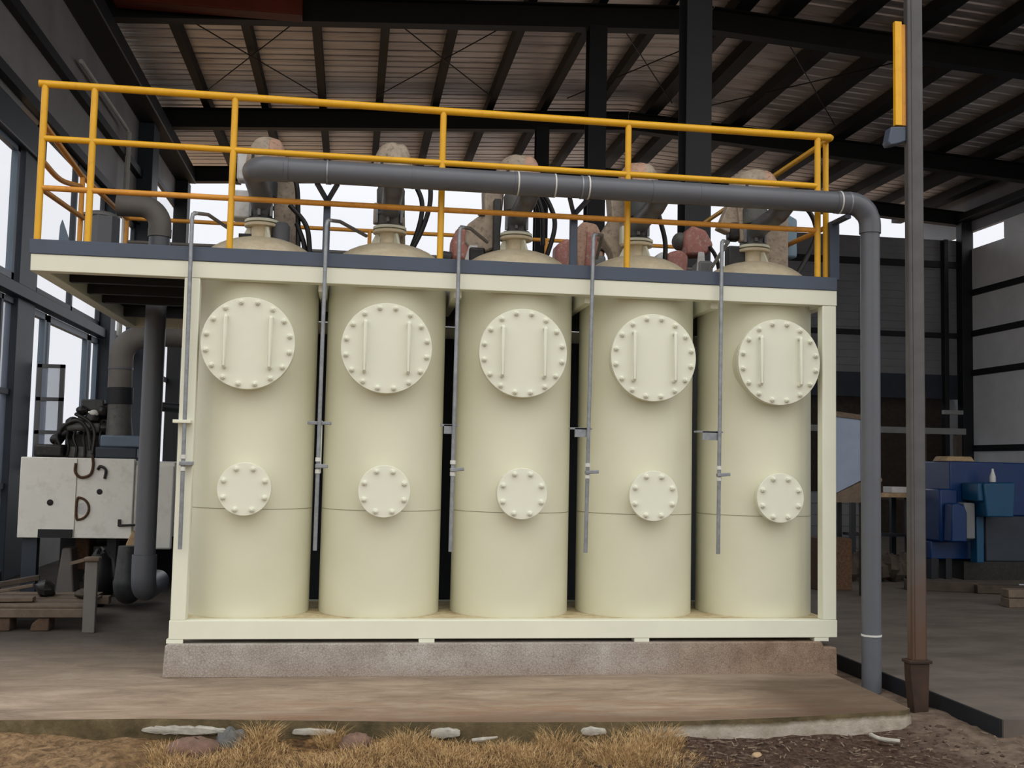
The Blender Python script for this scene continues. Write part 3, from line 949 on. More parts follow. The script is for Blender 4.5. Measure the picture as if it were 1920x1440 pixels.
# ------------------------------------------------------------------ sampling tubes
RX = [(0.045, 0.06), (1.05, 1.045), (2.08, 2.07), (3.155, 3.13), (4.225, 4.21)]
RW = ['thin galvanised tube down the left post of the frame', 'thin galvanised tube between first and second tanks', 'thin galvanised tube between second and third tanks', 'thin galvanised tube between third and fourth tanks', 'thin galvanised tube between fourth and fifth tanks']
for i, (xt, xb) in enumerate(RX):
    t = thing('sampling_tube', (xb, -0.062, 0.67), RW[i], 'tube', 'thin tubes hanging in front of the tanks')
    yb = -0.065
    ends = [(0.26, 0.42, 3.19), (1.36, 0.44, 3.19), (2.36, 0.44, 3.19), (3.30, 0.44, 3.10), (4.30, 0.44, 3.05)]
    e = ends[i]
    pts = [(xb, yb, 0.665), ((xt + xb) / 2, yb, 1.9), (xt, yb, 3.15), (xt + 0.004, yb + 0.006, 3.185), (xt + 0.03, yb + 0.03, 3.20)]
    MB().tube(pts, 0.0155, 12).build('tube_run', M['galv'], t)
    MB().tube([(xt + 0.012, yb + 0.012, 3.197), (xt + 0.10, yb + 0.13, 3.215), e], 0.0145, 12).build('tube_tail', M['pvc_dusty'] if i < 4 else M['galv'], t)
    xm = xb + (xt - xb) * 0.3
    MB().tube([(xm, yb, 1.335), (xm, yb, 1.365)], 0.022, 12).build('collar', M['strap'], t)
    MB().tube([(xm, yb, 1.245), (xm, yb, 1.275)], 0.021, 12).build('collar', M['strap'], t)
    if i == 0:
        MB().bx(-0.03, 0.10, yb - 0.02, yb + 0.07, 1.60, 1.625).build('bracket', M['cream_frame'], t, bevel=0.003)
        MB().bx(0.03, 0.125, yb - 0.025, yb + 0.068, 1.285, 1.315).build('clamp', M['galv'], t, bevel=0.004)
    elif i == 1:
        MB().bx(xm - 0.09, xm + 0.09, yb + 0.012, yb + 0.05, 1.615, 1.64).build('bracket', M['galv'], t, bevel=0.004)
        MB().bx(xm - 0.02, xm + 0.075, yb - 0.03, yb + 0.02, 1.285, 1.315).build('clamp', M['galv'], t, bevel=0.004)
        MB().bx(xm - 0.012, xm + 0.022, yb + 0.03, yb + 0.07, 1.25, 1.645).build('hanger', M['cream_frame'], t)
    else:
        L_ = 0.10 + 0.04 * (i - 2)
        mb = MB()
        mb.bx(xm - L_, xm + 0.035, yb + 0.012, yb + 0.10, 1.630, 1.644).bx(xm - L_ * 0.75, xm + 0.015, yb + 0.012, yb + 0.022, 1.57, 1.64)
        mb.build('bracket', M['galv'], t)
        MB().bx(xm - 0.02, xm + 0.085, yb - 0.03, yb + 0.02, 1.282, 1.308, Matrix.Rotation(-0.08, 3, 'Y')).build('clamp', M['galv'], t, bevel=0.004)

# ------------------------------------------------------------------ valve heads on the tank necks
VL = ['dirty valve head with tan hood and white side box on the leftmost tank', 'valve head with tan hood and two loose hoses on the second tank', 'valve head with tan hood and tan side fairing on the middle tank',
      'valve head with pinkish tan hood on the fourth tank', 'valve head with broad tan hood and pale blue box on the rightmost tank']
def hoodmesh(c, rx, ry, h, k):
    mb = MB()
    nu, nv = 28, 9
    vs, fs = [], []
    for i in range(nv + 1):
        th = i / nv
        r = math.cos(th * PI / 2) ** 0.75
        z = math.sin(th * PI / 2) * h
        for j in range(nu):
            ph = 2 * PI * j / nu
            f = 1 + 0.06 * math.cos(5 * ph + k) * (1 - th) + 0.05 * math.cos(2 * ph + k)
            drop = -0.05 * max(0, math.cos(ph * 2 + k)) * (1 - th)
            vs.append((c[0] + rx * r * f * math.cos(ph), c[1] + ry * r * f * math.sin(ph), c[2] + z + drop))
    for i in range(nv):
        for j in range(nu):
            a, b = i * nu + j, i * nu + (j + 1) % nu
            fs.append((a, b, b + nu, a + nu))
    fs.append(tuple(range(nu - 1, -1, -1)))
    fs.append(tuple(nv * nu + j for j in range(nu)))
    return mb.add(vs, fs)

hw = [(0.165, 0.22), (0.165, 0.24), (0.20, 0.20), (0.18, 0.20), (0.225, 0.20)]
for i in range(5):
    x = TX[i]
    t = thing('valve_head', (x, TY, 3.304), VL[i], 'valve', 'valve heads on the tanks')
    bm_ = M['valve_dark'] if i in (0, 3) else M['valve']
    r0 = 0.085 if i != 1 else 0.105
    mb = MB()
    mb.lathe([(0.11, 3.304), (0.112, 3.32), (r0, 3.325), (r0, 3.40), (r0 + 0.012, 3.405), (r0 + 0.012, 3.425), (r0, 3.43), (r0 - 0.004, 3.47), (0.115, 3.50), (0.118, 3.62), (0.10, 3.66), (0.10, 3.72)], (x, TY, 0), n=32)
    mb.build('valve_body', bm_, t)
    hr, hh = hw[i]
    hz = 3.785
    hd = hoodmesh((x + 0.01, TY + 0.06, hz), hr, hr * 0.95, hh + 0.02, i * 1.3).build('hood', M['tan2'] if i in (3,) else M['tan'], t)
    hoodmesh((x + 0.01 + hr * 0.35, TY + 0.05, hz + 0.01), hr * 0.66, hr * 0.9, hh, i * 1.3 + 2).build('hood_panel', M['tan2'] if i in (0, 2, 4) else M['tan'], hd)
    MB().lathe([(hr * 0.72, 3.70), (hr * 0.8, 3.72), (hr * 0.8, 3.80)], (x + 0.01, TY + 0.06, 0), n=20).build('hood_collar', M['valve_dark'], t)
    MB().tube([(x - hr * 0.5, TY - hr * 0.55, hz + 0.06), (x - hr * 0.55, TY - hr * 0.62, hz - 0.05)], 0.012, 8).build('hood_latch', M['blackm'], hd)
    # stiffening ribs/clamp lugs on the body
    for a in (200, 260, 320):
        aa = math.radians(a)
        px, py = x + (r0 + 0.015) * math.cos(aa), TY + (r0 + 0.015) * math.sin(aa)
        MB().bx(px - 0.012, px + 0.012, py - 0.012, py + 0.012, 3.33, 3.45).build('clamp_lug', M['galv'], t, bevel=0.003)
    if i == 0:
        MB().bx(x - 0.25, x - 0.09, TY + 0.02, TY + 0.22, 3.33, 3.56).build('side_box', M['white'], t, bevel=0.012)
        MB().bx(x - 0.22, x - 0.12, TY, TY + 0.15, 3.64, 3.88).build('upper_box', M['white'], t, bevel=0.02)
        MB().prism([(x + 0.10, 3.10), (x + 0.27, 3.06), (x + 0.25, 3.75), (x + 0.06, 3.80)], 'y', TY + 0.1, TY + 0.28).build('rear_casing', M['tan'], t, bevel=0.01)
        MB().lathe([(0.07, 3.02), (0.075, 3.05), (0.075, 3.26), (0.05, 3.29)], (x + 0.16, TY - 0.02, 0), n=24).build('filter_bowl', M['pvc'], t)
        MB().tube([(x - 0.18, TY - 0.02, 3.17), (x - 0.07, TY - 0.02, 3.17)], 0.018, 10).build('lever', M['blackm'], t)
        hs = [[(x + 0.20, TY, 3.78), (x + 0.27, TY, 3.62), (x + 0.29, TY + 0.02, 3.35), (x + 0.30, TY, 3.08)], [(x + 0.22, TY, 3.45), (x + 0.36, TY - 0.02, 3.28), (x + 0.40, TY - 0.04, 3.05)], [(x + 0.28, TY, 3.30), (x + 0.34, TY, 3.15), (x + 0.36, TY, 3.04)]]
    elif i == 1:
        MB().prism([(x + 0.06, 3.12), (x + 0.14, 3.10), (x + 0.12, 3.62), (x + 0.08, 3.62)], 'y', TY + 0.08, TY + 0.22).build('rear_casing', M['tan'], t, bevel=0.015)
        MB().bx(x - 0.14, x - 0.10, TY - 0.05, TY + 0.05, 3.33, 3.50).build('side_lug', M['tan'], t, bevel=0.01)
        MB().prism([(x + 0.06, 3.72), (x + 0.24, 3.73), (x + 0.16, 3.86), (x + 0.08, 3.88)], 'y', TY + 0.0, TY + 0.1).build('hood_flap', M['tan'], t, bevel=0.01)
        hs = [[(x + 0.17, TY, 3.74), (x + 0.26, TY, 3.55), (x + 0.25, TY, 3.35), (x + 0.16, TY - 0.02, 3.06)], [(x + 0.33, TY, 3.74), (x + 0.33, TY, 3.52), (x + 0.27, TY, 3.3), (x + 0.16, TY - 0.04, 3.06)]]
    elif i == 2:
        MB().prism([(x - 0.14, 3.20), (x - 0.10, 3.75), (x - 0.28, 3.72), (x - 0.27, 3.50), (x - 0.42, 3.38), (x - 0.44, 3.22), (x - 0.33, 3.12)], 'y', TY + 0.06, TY + 0.28).build('side_fairing', M['tan'], t, bevel=0.018)
        MB().bx(x - 0.33, x - 0.27, TY + 0.045, TY + 0.062, 3.46, 3.475).build('vent_slot', M['black'], t)
        MB().bx(x - 0.20, x - 0.14, TY - 0.02, TY + 0.2, 3.02, 3.60).build('rear_bracket', M['valve_dark'], t, bevel=0.01)
        MB().prism([(x - 0.56, 3.08), (x - 0.36, 3.06), (x - 0.36, 3.26), (x - 0.42, 3.36), (x - 0.50, 3.36), (x - 0.55, 3.24)], 'y', TY + 0.08, TY + 0.24).build('motor', M['red'], t, bevel=0.035)
        MB().prism([(x - 0.45, 3.02), (x - 0.36, 3.02), (x - 0.32, 3.2), (x - 0.40, 3.2)], 'y', TY + 0.04, TY + 0.085).build('cover_plate', M['white'], t, bevel=0.012)
        MB().bx(x - 0.40, x - 0.26, TY + 0.02, TY + 0.2, 3.02, 3.18).build('motor_foot', M['blackm'], t, bevel=0.02)
        MB().tube([(x - 0.62, TY + 0.1, 3.10), (x - 0.55, TY + 0.1, 3.09)], 0.05, 14).build('motor_cap', M['valve_dark'], t)
        hs = [[(x + 0.16, TY, 3.74), (x + 0.28, TY, 3.58), (x + 0.33, TY, 3.38), (x + 0.24, TY - 0.02, 3.05)], [(x + 0.14, TY, 3.72), (x + 0.22, TY, 3.5), (x + 0.23, TY, 3.22)]]
    elif i == 3:
        MB().prism([(x - 0.16, 3.04), (x + 0.02, 3.04), (x + 0.06, 3.5), (x - 0.04, 3.75), (x - 0.22, 3.74), (x - 0.20, 3.52), (x - 0.30, 3.36), (x - 0.20, 3.22)], 'y', TY + 0.1, TY + 0.3).build('rear_casing', M['tan'], t, bevel=0.012)
        MB().bx(x - 0.15, x - 0.09, TY - 0.04, TY + 0.05, 3.26, 3.42).build('side_lug', M['cream_frame'], t, bevel=0.01)
        hs = [[(x + 0.14, TY, 3.72), (x + 0.20, TY, 3.5), (x + 0.25, TY, 3.3), (x + 0.24, TY - 0.02, 3.06)]]
    else:
        MB().prism([(x - 0.05, 3.34), (x - 0.13, 3.34), (x - 0.14, 3.50), (x - 0.17, 3.74), (x - 0.03, 3.75), (x - 0.02, 3.5)], 'y', TY - 0.02, TY + 0.06).build('front_arm', M['tan'], t, bevel=0.012)
        MB().tube([(x - 0.10, TY - 0.03, 3.68), (x - 0.10, TY - 0.01, 3.68)], 0.035, 16).build('arm_pivot', M['valve_dark'], t)
        MB().bx(x - 0.24, x - 0.08, TY - 0.02, TY + 0.1, 3.03, 3.30).build('lower_box', M['valve_dark'], t, bevel=0.015)
        MB().prism([(x - 0.32, 3.46), (x - 0.20, 3.74), (x - 0.08, 3.74), (x - 0.12, 3.5), (x - 0.22, 3.42)], 'y', TY + 0.02, TY + 0.14).build('side_arm', M['tan'], t, bevel=0.01)
        MB().bx(x - 0.22, x - 0.10, TY, TY + 0.14, 3.36, 3.52).build('gearbox', M['blackm'], t, bevel=0.03)
        MB().bx(x + 0.10, x + 0.38, TY + 0.14, TY + 0.34, 3.02, 3.62).build('rear_casing', M['tan'], t, bevel=0.012)
        MB().prism([(x + 0.26, 3.30), (x + 0.56, 3.30), (x + 0.56, 3.66), (x + 0.44, 3.72), (x + 0.26, 3.62)], 'y', TY + 0.36, TY + 0.5).build('control_box', M['bluebox'], t, bevel=0.02)
        hs = [[(x + 0.30, TY, 3.74), (x + 0.50, TY, 3.66), (x + 0.58, TY, 3.46), (x + 0.50, TY, 3.25), (x + 0.36, TY - 0.04, 3.03)]]
    for h in hs:
        MB().tube(curve(h, 7), 0.021, 12).build('hose', M['black'], t)

# motors standing on the walkway behind the tanks
def walk_motor(x, y, label, kind):
    t = thing('drive_motor', (x, y, 2.86), label, 'motor', 'motors on the walkway behind the tanks')
    MB().bx(x - 0.14, x + 0.14, y - 0.12, y + 0.12, 2.862, 3.20).build('base', M['blackm'], t, bevel=0.03)
    MB().bx(x + 0.03, x + 0.19, y - 0.14, y + 0.06, 2.862, 3.34).build('side_case', M['grey'], t, bevel=0.03)
    if kind == 0:
        MB().prism([(x - 0.10, 3.18), (x + 0.16, 3.16), (x + 0.19, 3.45), (x + 0.10, 3.64), (x - 0.04, 3.66), (x - 0.13, 3.52)], 'y', y - 0.13, y + 0.13).build('casing', M['tan2'], t, bevel=0.03)
        MB().prism([(x - 0.30, 3.16), (x - 0.12, 3.14), (x - 0.10, 3.44), (x - 0.18, 3.50), (x - 0.29, 3.42)], 'y', y - 0.10, y + 0.10).build('motor_drum', M['red'], t, bevel=0.03)
        MB().prism([(x - 0.02, 3.22), (x + 0.08, 3.22), (x + 0.10, 3.52), (x + 0.0, 3.56)], 'y', y - 0.155, y - 0.12).build('cover_plate', M['red'], t, bevel=0.012)
        MB().tube(curve([(x + 0.12, y - 0.12, 3.40), (x + 0.20, y - 0.14, 3.36), (x + 0.26, y - 0.12, 3.18), (x + 0.24, y - 0.1, 3.0)], 6), 0.018, 8).build('hose', M['black'], t)
    else:
        MB().prism([(x - 0.09, 3.38), (x + 0.14, 3.40), (x + 0.20, 3.50), (x + 0.12, 3.64), (x - 0.02, 3.68), (x - 0.10, 3.58)], 'y', y - 0.12, y + 0.12).build('casing', M['red'], t, bevel=0.03)
        MB().prism([(x - 0.25, 3.12), (x - 0.06, 3.12), (x - 0.05, 3.40), (x - 0.14, 3.44), (x - 0.26, 3.40)], 'y', y - 0.11, y + 0.11).build('motor_drum', M['red'], t, bevel=0.03)
        MB().prism([(x - 0.38, 3.20), (x - 0.27, 3.14), (x - 0.27, 3.42), (x - 0.34, 3.40), (x - 0.40, 3.30)], 'y', y - 0.09, y + 0.09).build('motor_cap', M['white'], t, bevel=0.03)
        MB().ell((x - 0.10, y + 0.02, 3.54), 0.08, 0.1, 0.09, 16, 10).build('fan_cap', M['valve'], t)
        MB().prism([(x + 0.02, 3.18), (x + 0.12, 3.18), (x + 0.10, 3.42), (x + 0.04, 3.42)], 'y', y - 0.13, y - 0.10).build('cover_plate', M['white'], t, bevel=0.01)
        MB().tube(curve([(x + 0.15, y - 0.12, 3.48), (x + 0.22, y - 0.13, 3.36), (x + 0.27, y - 0.12, 3.12), (x + 0.30, y - 0.1, 2.98)], 6), 0.02, 8).build('hose', M['black'], t)
walk_motor(3.44, 1.62, 'pink and tan drive motor between the third and fourth tanks', 0)
walk_motor(4.50, 1.62, 'red and white drive motor between the fourth and fifth tanks', 1)

# ------------------------------------------------------------------ left side of the platform
gp = thing('vent_pipe', (-0.645, 2.5, 0.02), 'thick grey pipe through the overhanging platform with a bend at each end', 'pipe')
el = [(-1.05, 2.5, 3.80), (-0.86, 2.5, 3.80)] + [(-0.83 + 0.19 * math.sin(math.radians(a)), 2.5, 3.61 + 0.19 * math.cos(math.radians(a))) for a in range(0, 91, 9)] + [(-0.64, 2.5, 3.55)]
MB().tube(el, 0.108, 28).build('top_bend', M['pvc_dusty'], gp)
MB().tube([(-0.64, 2.5, 3.56), (-0.645, 2.5, 0.40)], 0.100, 28).build('pipe_run', M['pvc'], gp)
MB().tube([(-0.64, 2.5, 3.50), (-0.64, 2.5, 3.58)], 0.112, 28).build('socket', M['pvc_dusty'], gp)
MB().tube([(-0.645, 2.5, 0.36), (-0.645, 2.5, 0.40)], 0.108, 28).build('socket', M['pvc'], gp)
el = [(-0.645, 2.5, 0.40), (-0.645, 2.5, 0.20)] + [(-0.645, 2.5 + 0.14 * (1 - math.cos(math.radians(a))), 0.20 - 0.14 * math.sin(math.radians(a))) for a in range(9, 91, 9)] + [(-0.645, 3.3, 0.06)]
MB().tube(el, 0.116, 28).build('bottom_bend', M['pvc'], gp)

bn = thing('grey_drum', (-1.14, 2.2, 2.86), 'octagonal grey drum standing on the overhanging platform', 'drum')
MB().lathe([(0.165, 2.86), (0.165, 3.60)], (-1.12, 2.2, 0), n=8).build('body', M['pvc'], bn, smooth=20)
bn.location = (-1.12, 2.2, 2.86)
MB().lathe([(0.17, 3.60), (0.172, 3.62), (0.12, 3.645), (0.06, 3.66)], (-1.12, 2.2, 0), n=24).build('lid', M['grey'], bn)
for o in bn.children:
    o.location.x -= 0.02
tag(MB().prism([(-1.01, 2.861), (-0.90, 2.861), (-0.93, 3.02), (-0.985, 3.17), (-1.0, 3.12)], 'y', 0.30, 0.32).build('steel_offcut', M['psteel'], bevel=0.003), 'slanted blue metal offcut standing up left of the grey drum', 'metal sheet')

# ------------------------------------------------------------------ cream-plated machine with engine
mc_ = thing('engine_machine', (-1.6, 5.0, ZF), 'machine with a large pale front plate and a black engine on top', 'machine')
pl = MB().bx(-2.40, -1.16, 4.52, 4.60, 0.40, 1.31).build('front_plate', M['mach'], mc_, bevel=0.01)
MB().bx(-2.38, -0.72, 4.60, 6.4, 0.42, 1.28).build('body', M['mach'], mc_, bevel=0.01)
MB().bx(-1.16, -0.72, 4.56, 4.60, 0.28, 1.24).build('side_plate', M['mach'], mc_, bevel=0.02)
MB().bx(-1.79, -1.785, 4.512, 4.522, 0.41, 1.30).build('plate_joint', M['seam'], mc_)
for x, z, r in ((-2.06, 0.80, 0.035), (-1.53, 0.93, 0.032)):
    MB().lathe([(r, -0.01), (r, 0.004), (r * 0.6, 0.006)], (x, 4.518, z), 'y', 20).build('bolt_hole', M['black'], pl)
mb = MB()
pts = [(-1.755 + 0.12 * math.cos(a) * (1 if math.cos(a) > 0 else 0.15), 4.51, 0.735 + 0.125 * math.sin(a)) for a in [2 * PI * k / 24 for k in range(25)]]
MB().tube(pts, 0.014, 8, caps=False).build('cut_rim', M['rustrim'], pl)
MB().lathe([(0.07, -0.005), (0.07, 0.002)], (-1.70, 4.518, 0.735), 'y', 24).build('hole_glimpse', M['white'], pl)
MB().tube(curve([(-1.80, 4.505, 1.25), (-1.80, 4.50, 1.15), (-1.74, 4.50, 1.09), (-1.64, 4.50, 1.12), (-1.61, 4.50, 1.22), (-1.62, 4.50, 1.33)], 6), 0.016, 8).build('hook_cable', M['rustrim'], pl)
MB().tube(curve([(-1.56, 4.505, 1.18), (-1.53, 4.50, 1.22), (-1.47, 4.50, 1.18), (-1.48, 4.505, 1.08)], 6), 0.016, 8).build('cable_stub', M['blackm'], pl)
MB().bx(-2.17, -1.80, 4.49, 4.522, 0.405, 0.50).build('step_plate', M['dsteel'], mc_, bevel=0.004)
MB().tube([(-1.30, 4.50, 0.55), (-1.10, 4.50, 0.56)], 0.014, 8).build('lever', M['black'], mc_)
MB().bx(-1.31, -1.28, 4.49, 4.52, 0.54, 0.62).build('lever_stop', M['black'], mc_)
MB().prism([(-1.24, 0.20), (-1.10, 0.22), (-1.06, 0.42), (-1.14, 0.50), (-1.20, 0.36)], 'y', 4.47, 4.54).build('torn_cover', M['wood_pale'], mc_, bevel=0.01)
# underframe
MB().bx(-2.36, -2.20, 4.6, 4.72, ZF, 0.42).build('leg', M['bsteel'], mc_)
MB().prism([(-2.0, ZF), (-1.78, ZF), (-1.84, 0.28), (-1.94, 0.28)], 'y', 4.65, 4.95).build('leg', M['pvc_dusty'], mc_, bevel=0.02)
MB().bx(-1.46, -1.36, 4.7, 4.9, ZF, 0.42).build('leg', M['dsteel'], mc_)
MB().bx(-2.36, -0.75, 6.25, 6.35, ZF, 0.42).build('back_plate', M['bpurlin'], mc_)  # near-black colour paints in the shade under the machine
MB().bx(-1.86, -1.70, 4.9, 5.3, 0.0, 0.40).build('gearbox', M['rustrim'], mc_, bevel=0.02)
MB().bx(-1.70, -1.20, 5.0, 5.6, 0.05, 0.30).build('sump', M['blackm'], mc_, bevel=0.03)
# engine block and clutter on top
MB().bx(-2.30, -1.98, 4.62, 5.3, 1.31, 1.46).build('fuel_tank', M['blackm'], mc_, bevel=0.03)
eb = MB()
eb.bx(-2.05, -1.50, 4.95, 5.6, 1.30, 1.62).bx(-1.92, -1.48, 4.9, 5.5, 1.62, 1.80).bx(-1.75, -1.45, 4.9, 5.5, 1.80, 1.96)
eb.build('engine_block', M['blackm'], mc_, bevel=0.04)
MB().bx(-1.82, -1.62, 4.78, 4.95, 1.60, 1.72).build('head_cover', M['valve'], mc_, bevel=0.03)
MB().ell((-1.70, 4.82, 1.83), 0.06, 0.06, 0.045, 14, 8).build('filler_cap', M['strap'], mc_)
MB().bx(-1.86, -1.60, 4.85, 4.95, 1.86, 2.0).build('air_box', M['valve_dark'], mc_, bevel=0.02)
for k in range(7):
    xa = -2.05 + 0.09 * k
    MB().tube(curve([(xa, 4.9, 1.70 + 0.02 * (k % 3)), (xa - 0.02 + 0.02 * (k % 2), 4.72, 1.55), (xa + 0.03, 4.68, 1.42), (xa + 0.01 * k, 4.68, 1.31)], 5), 0.016, 8).build('hose', M['black'], mc_)
MB().tube(curve([(-2.1, 4.8, 1.46), (-2.02, 4.74, 1.66), (-1.86, 4.74, 1.74), (-1.74, 4.74, 1.62), (-1.70, 4.70, 1.40)], 6), 0.022, 10).build('intake_hose', M['blackm'], mc_)
MB().tube(curve([(-1.90, 4.78, 1.82), (-1.74, 4.74, 1.74), (-1.66, 4.72, 1.60), (-1.66, 4.66, 1.36)], 6), 0.02, 10).build('intake_hose', M['blackm'], mc_)
MB().tube([(-1.98, 4.8, 1.66), (-1.72, 4.8, 1.68)], 0.05, 14).build('manifold_cover', M['valve'], mc_)
MB().bx(-1.95, -1.55, 4.70, 4.9, 1.31, 1.44).build('mount_block', M['valve'], mc_, bevel=0.02)
for x, z, r in ((-2.02, 1.60, 0.09), (-1.94, 1.72, 0.08), (-1.56, 1.66, 0.09), (-2.10, 1.52, 0.08), (-1.72, 1.78, 0.09), (-1.60, 1.86, 0.08), (-1.84, 1.86, 0.07)):
    MB().ell((x, 4.84, z), r, r, r * 0.8, 12, 8, noise=0.1).build('fitting', M['blackm'], mc_)
MB().bx(-1.62, -1.16, 4.62, 5.0, 1.31, 1.44).build('exhaust_base', M['bsteel'], mc_, bevel=0.015)
MB().bx(-1.58, -1.10, 4.64, 5.0, 1.44, 1.58).build('exhaust_box', M['psteel'], mc_, bevel=0.02)
ex = MB().tube([(-1.40, 4.8, 1.56), (-1.41, 4.8, 1.80), (-1.41, 4.8, 1.96)], [0.155, 0.135, 0.135], 28).build('exhaust_cone', M['valve'], mc_)
MB().tube([(-1.41, 4.8, 1.95), (-1.415, 4.8, 2.14)], 0.15, 28).build('exhaust_sleeve', M['dsteel'], mc_)
MB().tube([(-1.415, 4.8, 2.14), (-1.42, 4.8, 2.36)], 0.135, 28).build('exhaust_pipe', M['pvc_dusty'], mc_)
MB().tube([(-1.42, 4.8, 2.355), (-1.42, 4.8, 2.375)], 0.142, 28).build('joint_ring', M['pvc'], mc_)
el = [(-1.42, 4.8, 2.37), (-1.42, 4.8, 2.50)] + [(-1.42 + 0.26 * (1 - math.cos(math.radians(a))), 4.8 + 0.10 * (1 - math.cos(math.radians(a))), 2.50 + 0.26 * math.sin(math.radians(a))) for a in range(10, 81, 10)] + [(-1.0, 5.0, 2.80), (-0.3, 5.3, 2.82)]
MB().tube(el, 0.138, 28).build('exhaust_bend', M['pvc_dusty'], mc_)

el = [(-1.0, 3.5, 0.40), (-1.0, 3.5, 0.06)] + [(-1.0, 3.5 + 0.15 * (1 - math.cos(math.radians(a))), 0.06 - 0.15 * math.sin(math.radians(a))) for a in range(9, 91, 9)] + [(-1.0, 4.2, -0.09)]
tag(MB().tube(el, [0.09, 0.12] + [0.13] * 11, 24).build('floor_pipe', M['valve_dark']), 'thick dark grey pipe stub bending back along the floor behind the skid', 'pipe')
tag(MB().tube([(-0.85, 5.8, 2.30), (-0.2, 5.8, 2.30)], 0.07, 16).build('cross_pipe', M['dsteel']), 'dark horizontal pipe below the platform, upper of two', 'pipe')
tag(MB().tube([(-1.2, 5.8, 1.98), (-0.2, 5.8, 1.92)], 0.06, 16).build('cross_pipe', M['dsteel']), 'dark horizontal pipe below the platform, lower of two', 'pipe')
tag(MB().bx(-0.42, -0.05, 3.9, 4.3, ZF, 2.2).build('blue_cabinet', M['toe'], bevel=0.02), 'tall blue-grey cabinet half hidden behind the left post', 'cabinet')

# ------------------------------------------------------------------ pallet with scrap
pa = thing('wooden_skid', (-1.5, 2.4, ZF), 'wooden skid with one upright post and a capped top', 'skid')
MB().bx(-2.9, -1.08, 2.16, 2.30, -0.155, -0.075).build('front_rail', M['wood'], pa, bevel=0.008)
MB().bx(-2.9, -1.08, 3.1, 3.22, -0.155, -0.075).build('rear_rail', M['wood'], pa, bevel=0.008)
for k, y in enumerate((2.22, 2.5, 2.78, 3.05)):
    MB().bx(-2.9, -1.12 - 0.05 * (k % 2), y, y + 0.2, -0.073, -0.048).build('deck_board', M['wood'], pa, bevel=0.004)
MB().bx(-1.095, -0.985, 2.08, 2.15, ZF, 0.37).build('upright', M['pvc_dusty'], pa, bevel=0.006)
MB().bx(-1.105, -0.965, 2.05, 2.17, 0.37, 0.41).build('cap', M['wood'], pa, bevel=0.012)
MB().beam((-1.24, 2.1, 0.345), (-1.10, 2.1, 0.385), 0.03, 0.03).build('cap_tongue', M['wood'], pa)
for x0, lab in ((-1.86, 'brown stone block under the left end of the skid'), (-1.52, 'brown stone block under the middle of the skid')):
    o = MB().prism([(x0 - 0.06, ZF), (x0 + 0.11, ZF), (x0 + 0.11, -0.157), (x0 + 0.02, -0.157), (x0 - 0.04, -0.21)], 'y', 2.18, 2.4).build('stone_block', M['brick'], bevel=0.012)
    tag(o, lab, 'stone block', 'blocks under the skid')
for k, (a, b, wd, ht, mt, lab) in enumerate((((-2.3, 2.62, 0.035), (-1.66, 2.75, 0.15), 0.09, 0.05, 'woodd', 'grey plank leaning on the skid, topmost of the scrap'), ((-2.3, 2.5, -0.02), (-1.68, 2.62, 0.09), 0.05, 0.03, 'wood', 'pale thin lath leaning on the skid'),
        ((-2.4, 2.42, -0.025), (-1.62, 2.45, -0.018), 0.12, 0.04, 'wood', 'pale board scrap lying on the skid'))):
    tag(MB().beam(a, b, wd, ht).build('scrap_plank', M[mt], bevel=0.006), lab, 'plank')
tag(MB().ell((-1.64, 2.9, 0.02), 0.10, 0.12, 0.085, 9, 6, noise=0.22).build('scrap_lump', M['blackm']), 'dark round scrap lump at the end of the leaning planks', 'scrap')
tag(MB().ell((-1.22, 2.75, -0.005), 0.11, 0.12, 0.05, 12, 8, noise=0.15).build('rag_heap', M['woodd']), 'low dark brown heap on the skid beside the upright', 'scrap heap')
tag(MB().ell((-1.35, 3.9, 0.03), 0.16, 0.2, 0.31, 14, 10, noise=0.1).build('tyre_heap', M['black']), 'black rounded bundle under the machine behind the upright', 'bundle')
tag(MB().bx(-2.9, -2.45, 3.9, 4.25, ZF, 0.08).build('dark_crate', M['black'], bevel=0.03), 'black crate at the left edge beside the machine', 'crate')

# ------------------------------------------------------------------ front right column with yellow bar
fc = thing('front_column', (5.44, -0.85, ZG), 'grey front column with a rusty foot, right of the grey downpipe', 'column')
mb = MB()
mb.bx(5.384, 5.508, -0.925, -0.855, -0.03, 8.8)
mb.build('shaft', M['col_rust'], fc, bevel=0.012)
MB().bx(5.412, 5.420, -0.930, -0.92, -0.02, 8.7).build('shaft_seam', M['col_rust'], fc)
MB().bx(5.355, 5.535, -0.95, -0.83, -0.045, -0.022).build('flange', M['rust'], fc, bevel=0.004)
MB().prism([(5.40, ZG - 0.05), (5.505, ZG - 0.05), (5.518, -0.045), (5.368, -0.045), (5.372, -0.15)], 'y', -0.94, -0.84).build('foot', M['rust'], fc, bevel=0.006)
yb = thing('yellow_channel', (5.33, -0.85, 3.95), 'upright yellow channel bar fixed to the front column', 'bar')
MB().bx(5.296, 5.350, -0.90, -0.86, 3.97, 4.78).build('channel_web', M['yellow'], yb, bevel=0.003)
MB().bx(5.350, 5.383, -0.895, -0.875, 3.97, 4.76).build('channel_flange', M['orange'], yb, bevel=0.003)
tag(MB().prism([(5.235, 3.84), (5.25, 3.81), (5.30, 3.82), (5.383, 3.85), (5.383, 3.965), (5.26, 3.955)], 'y', -0.90, -0.80).build('lamp_bracket', M['toe'], bevel=0.01), 'small blue-grey box on the front column under the yellow bar', 'box')

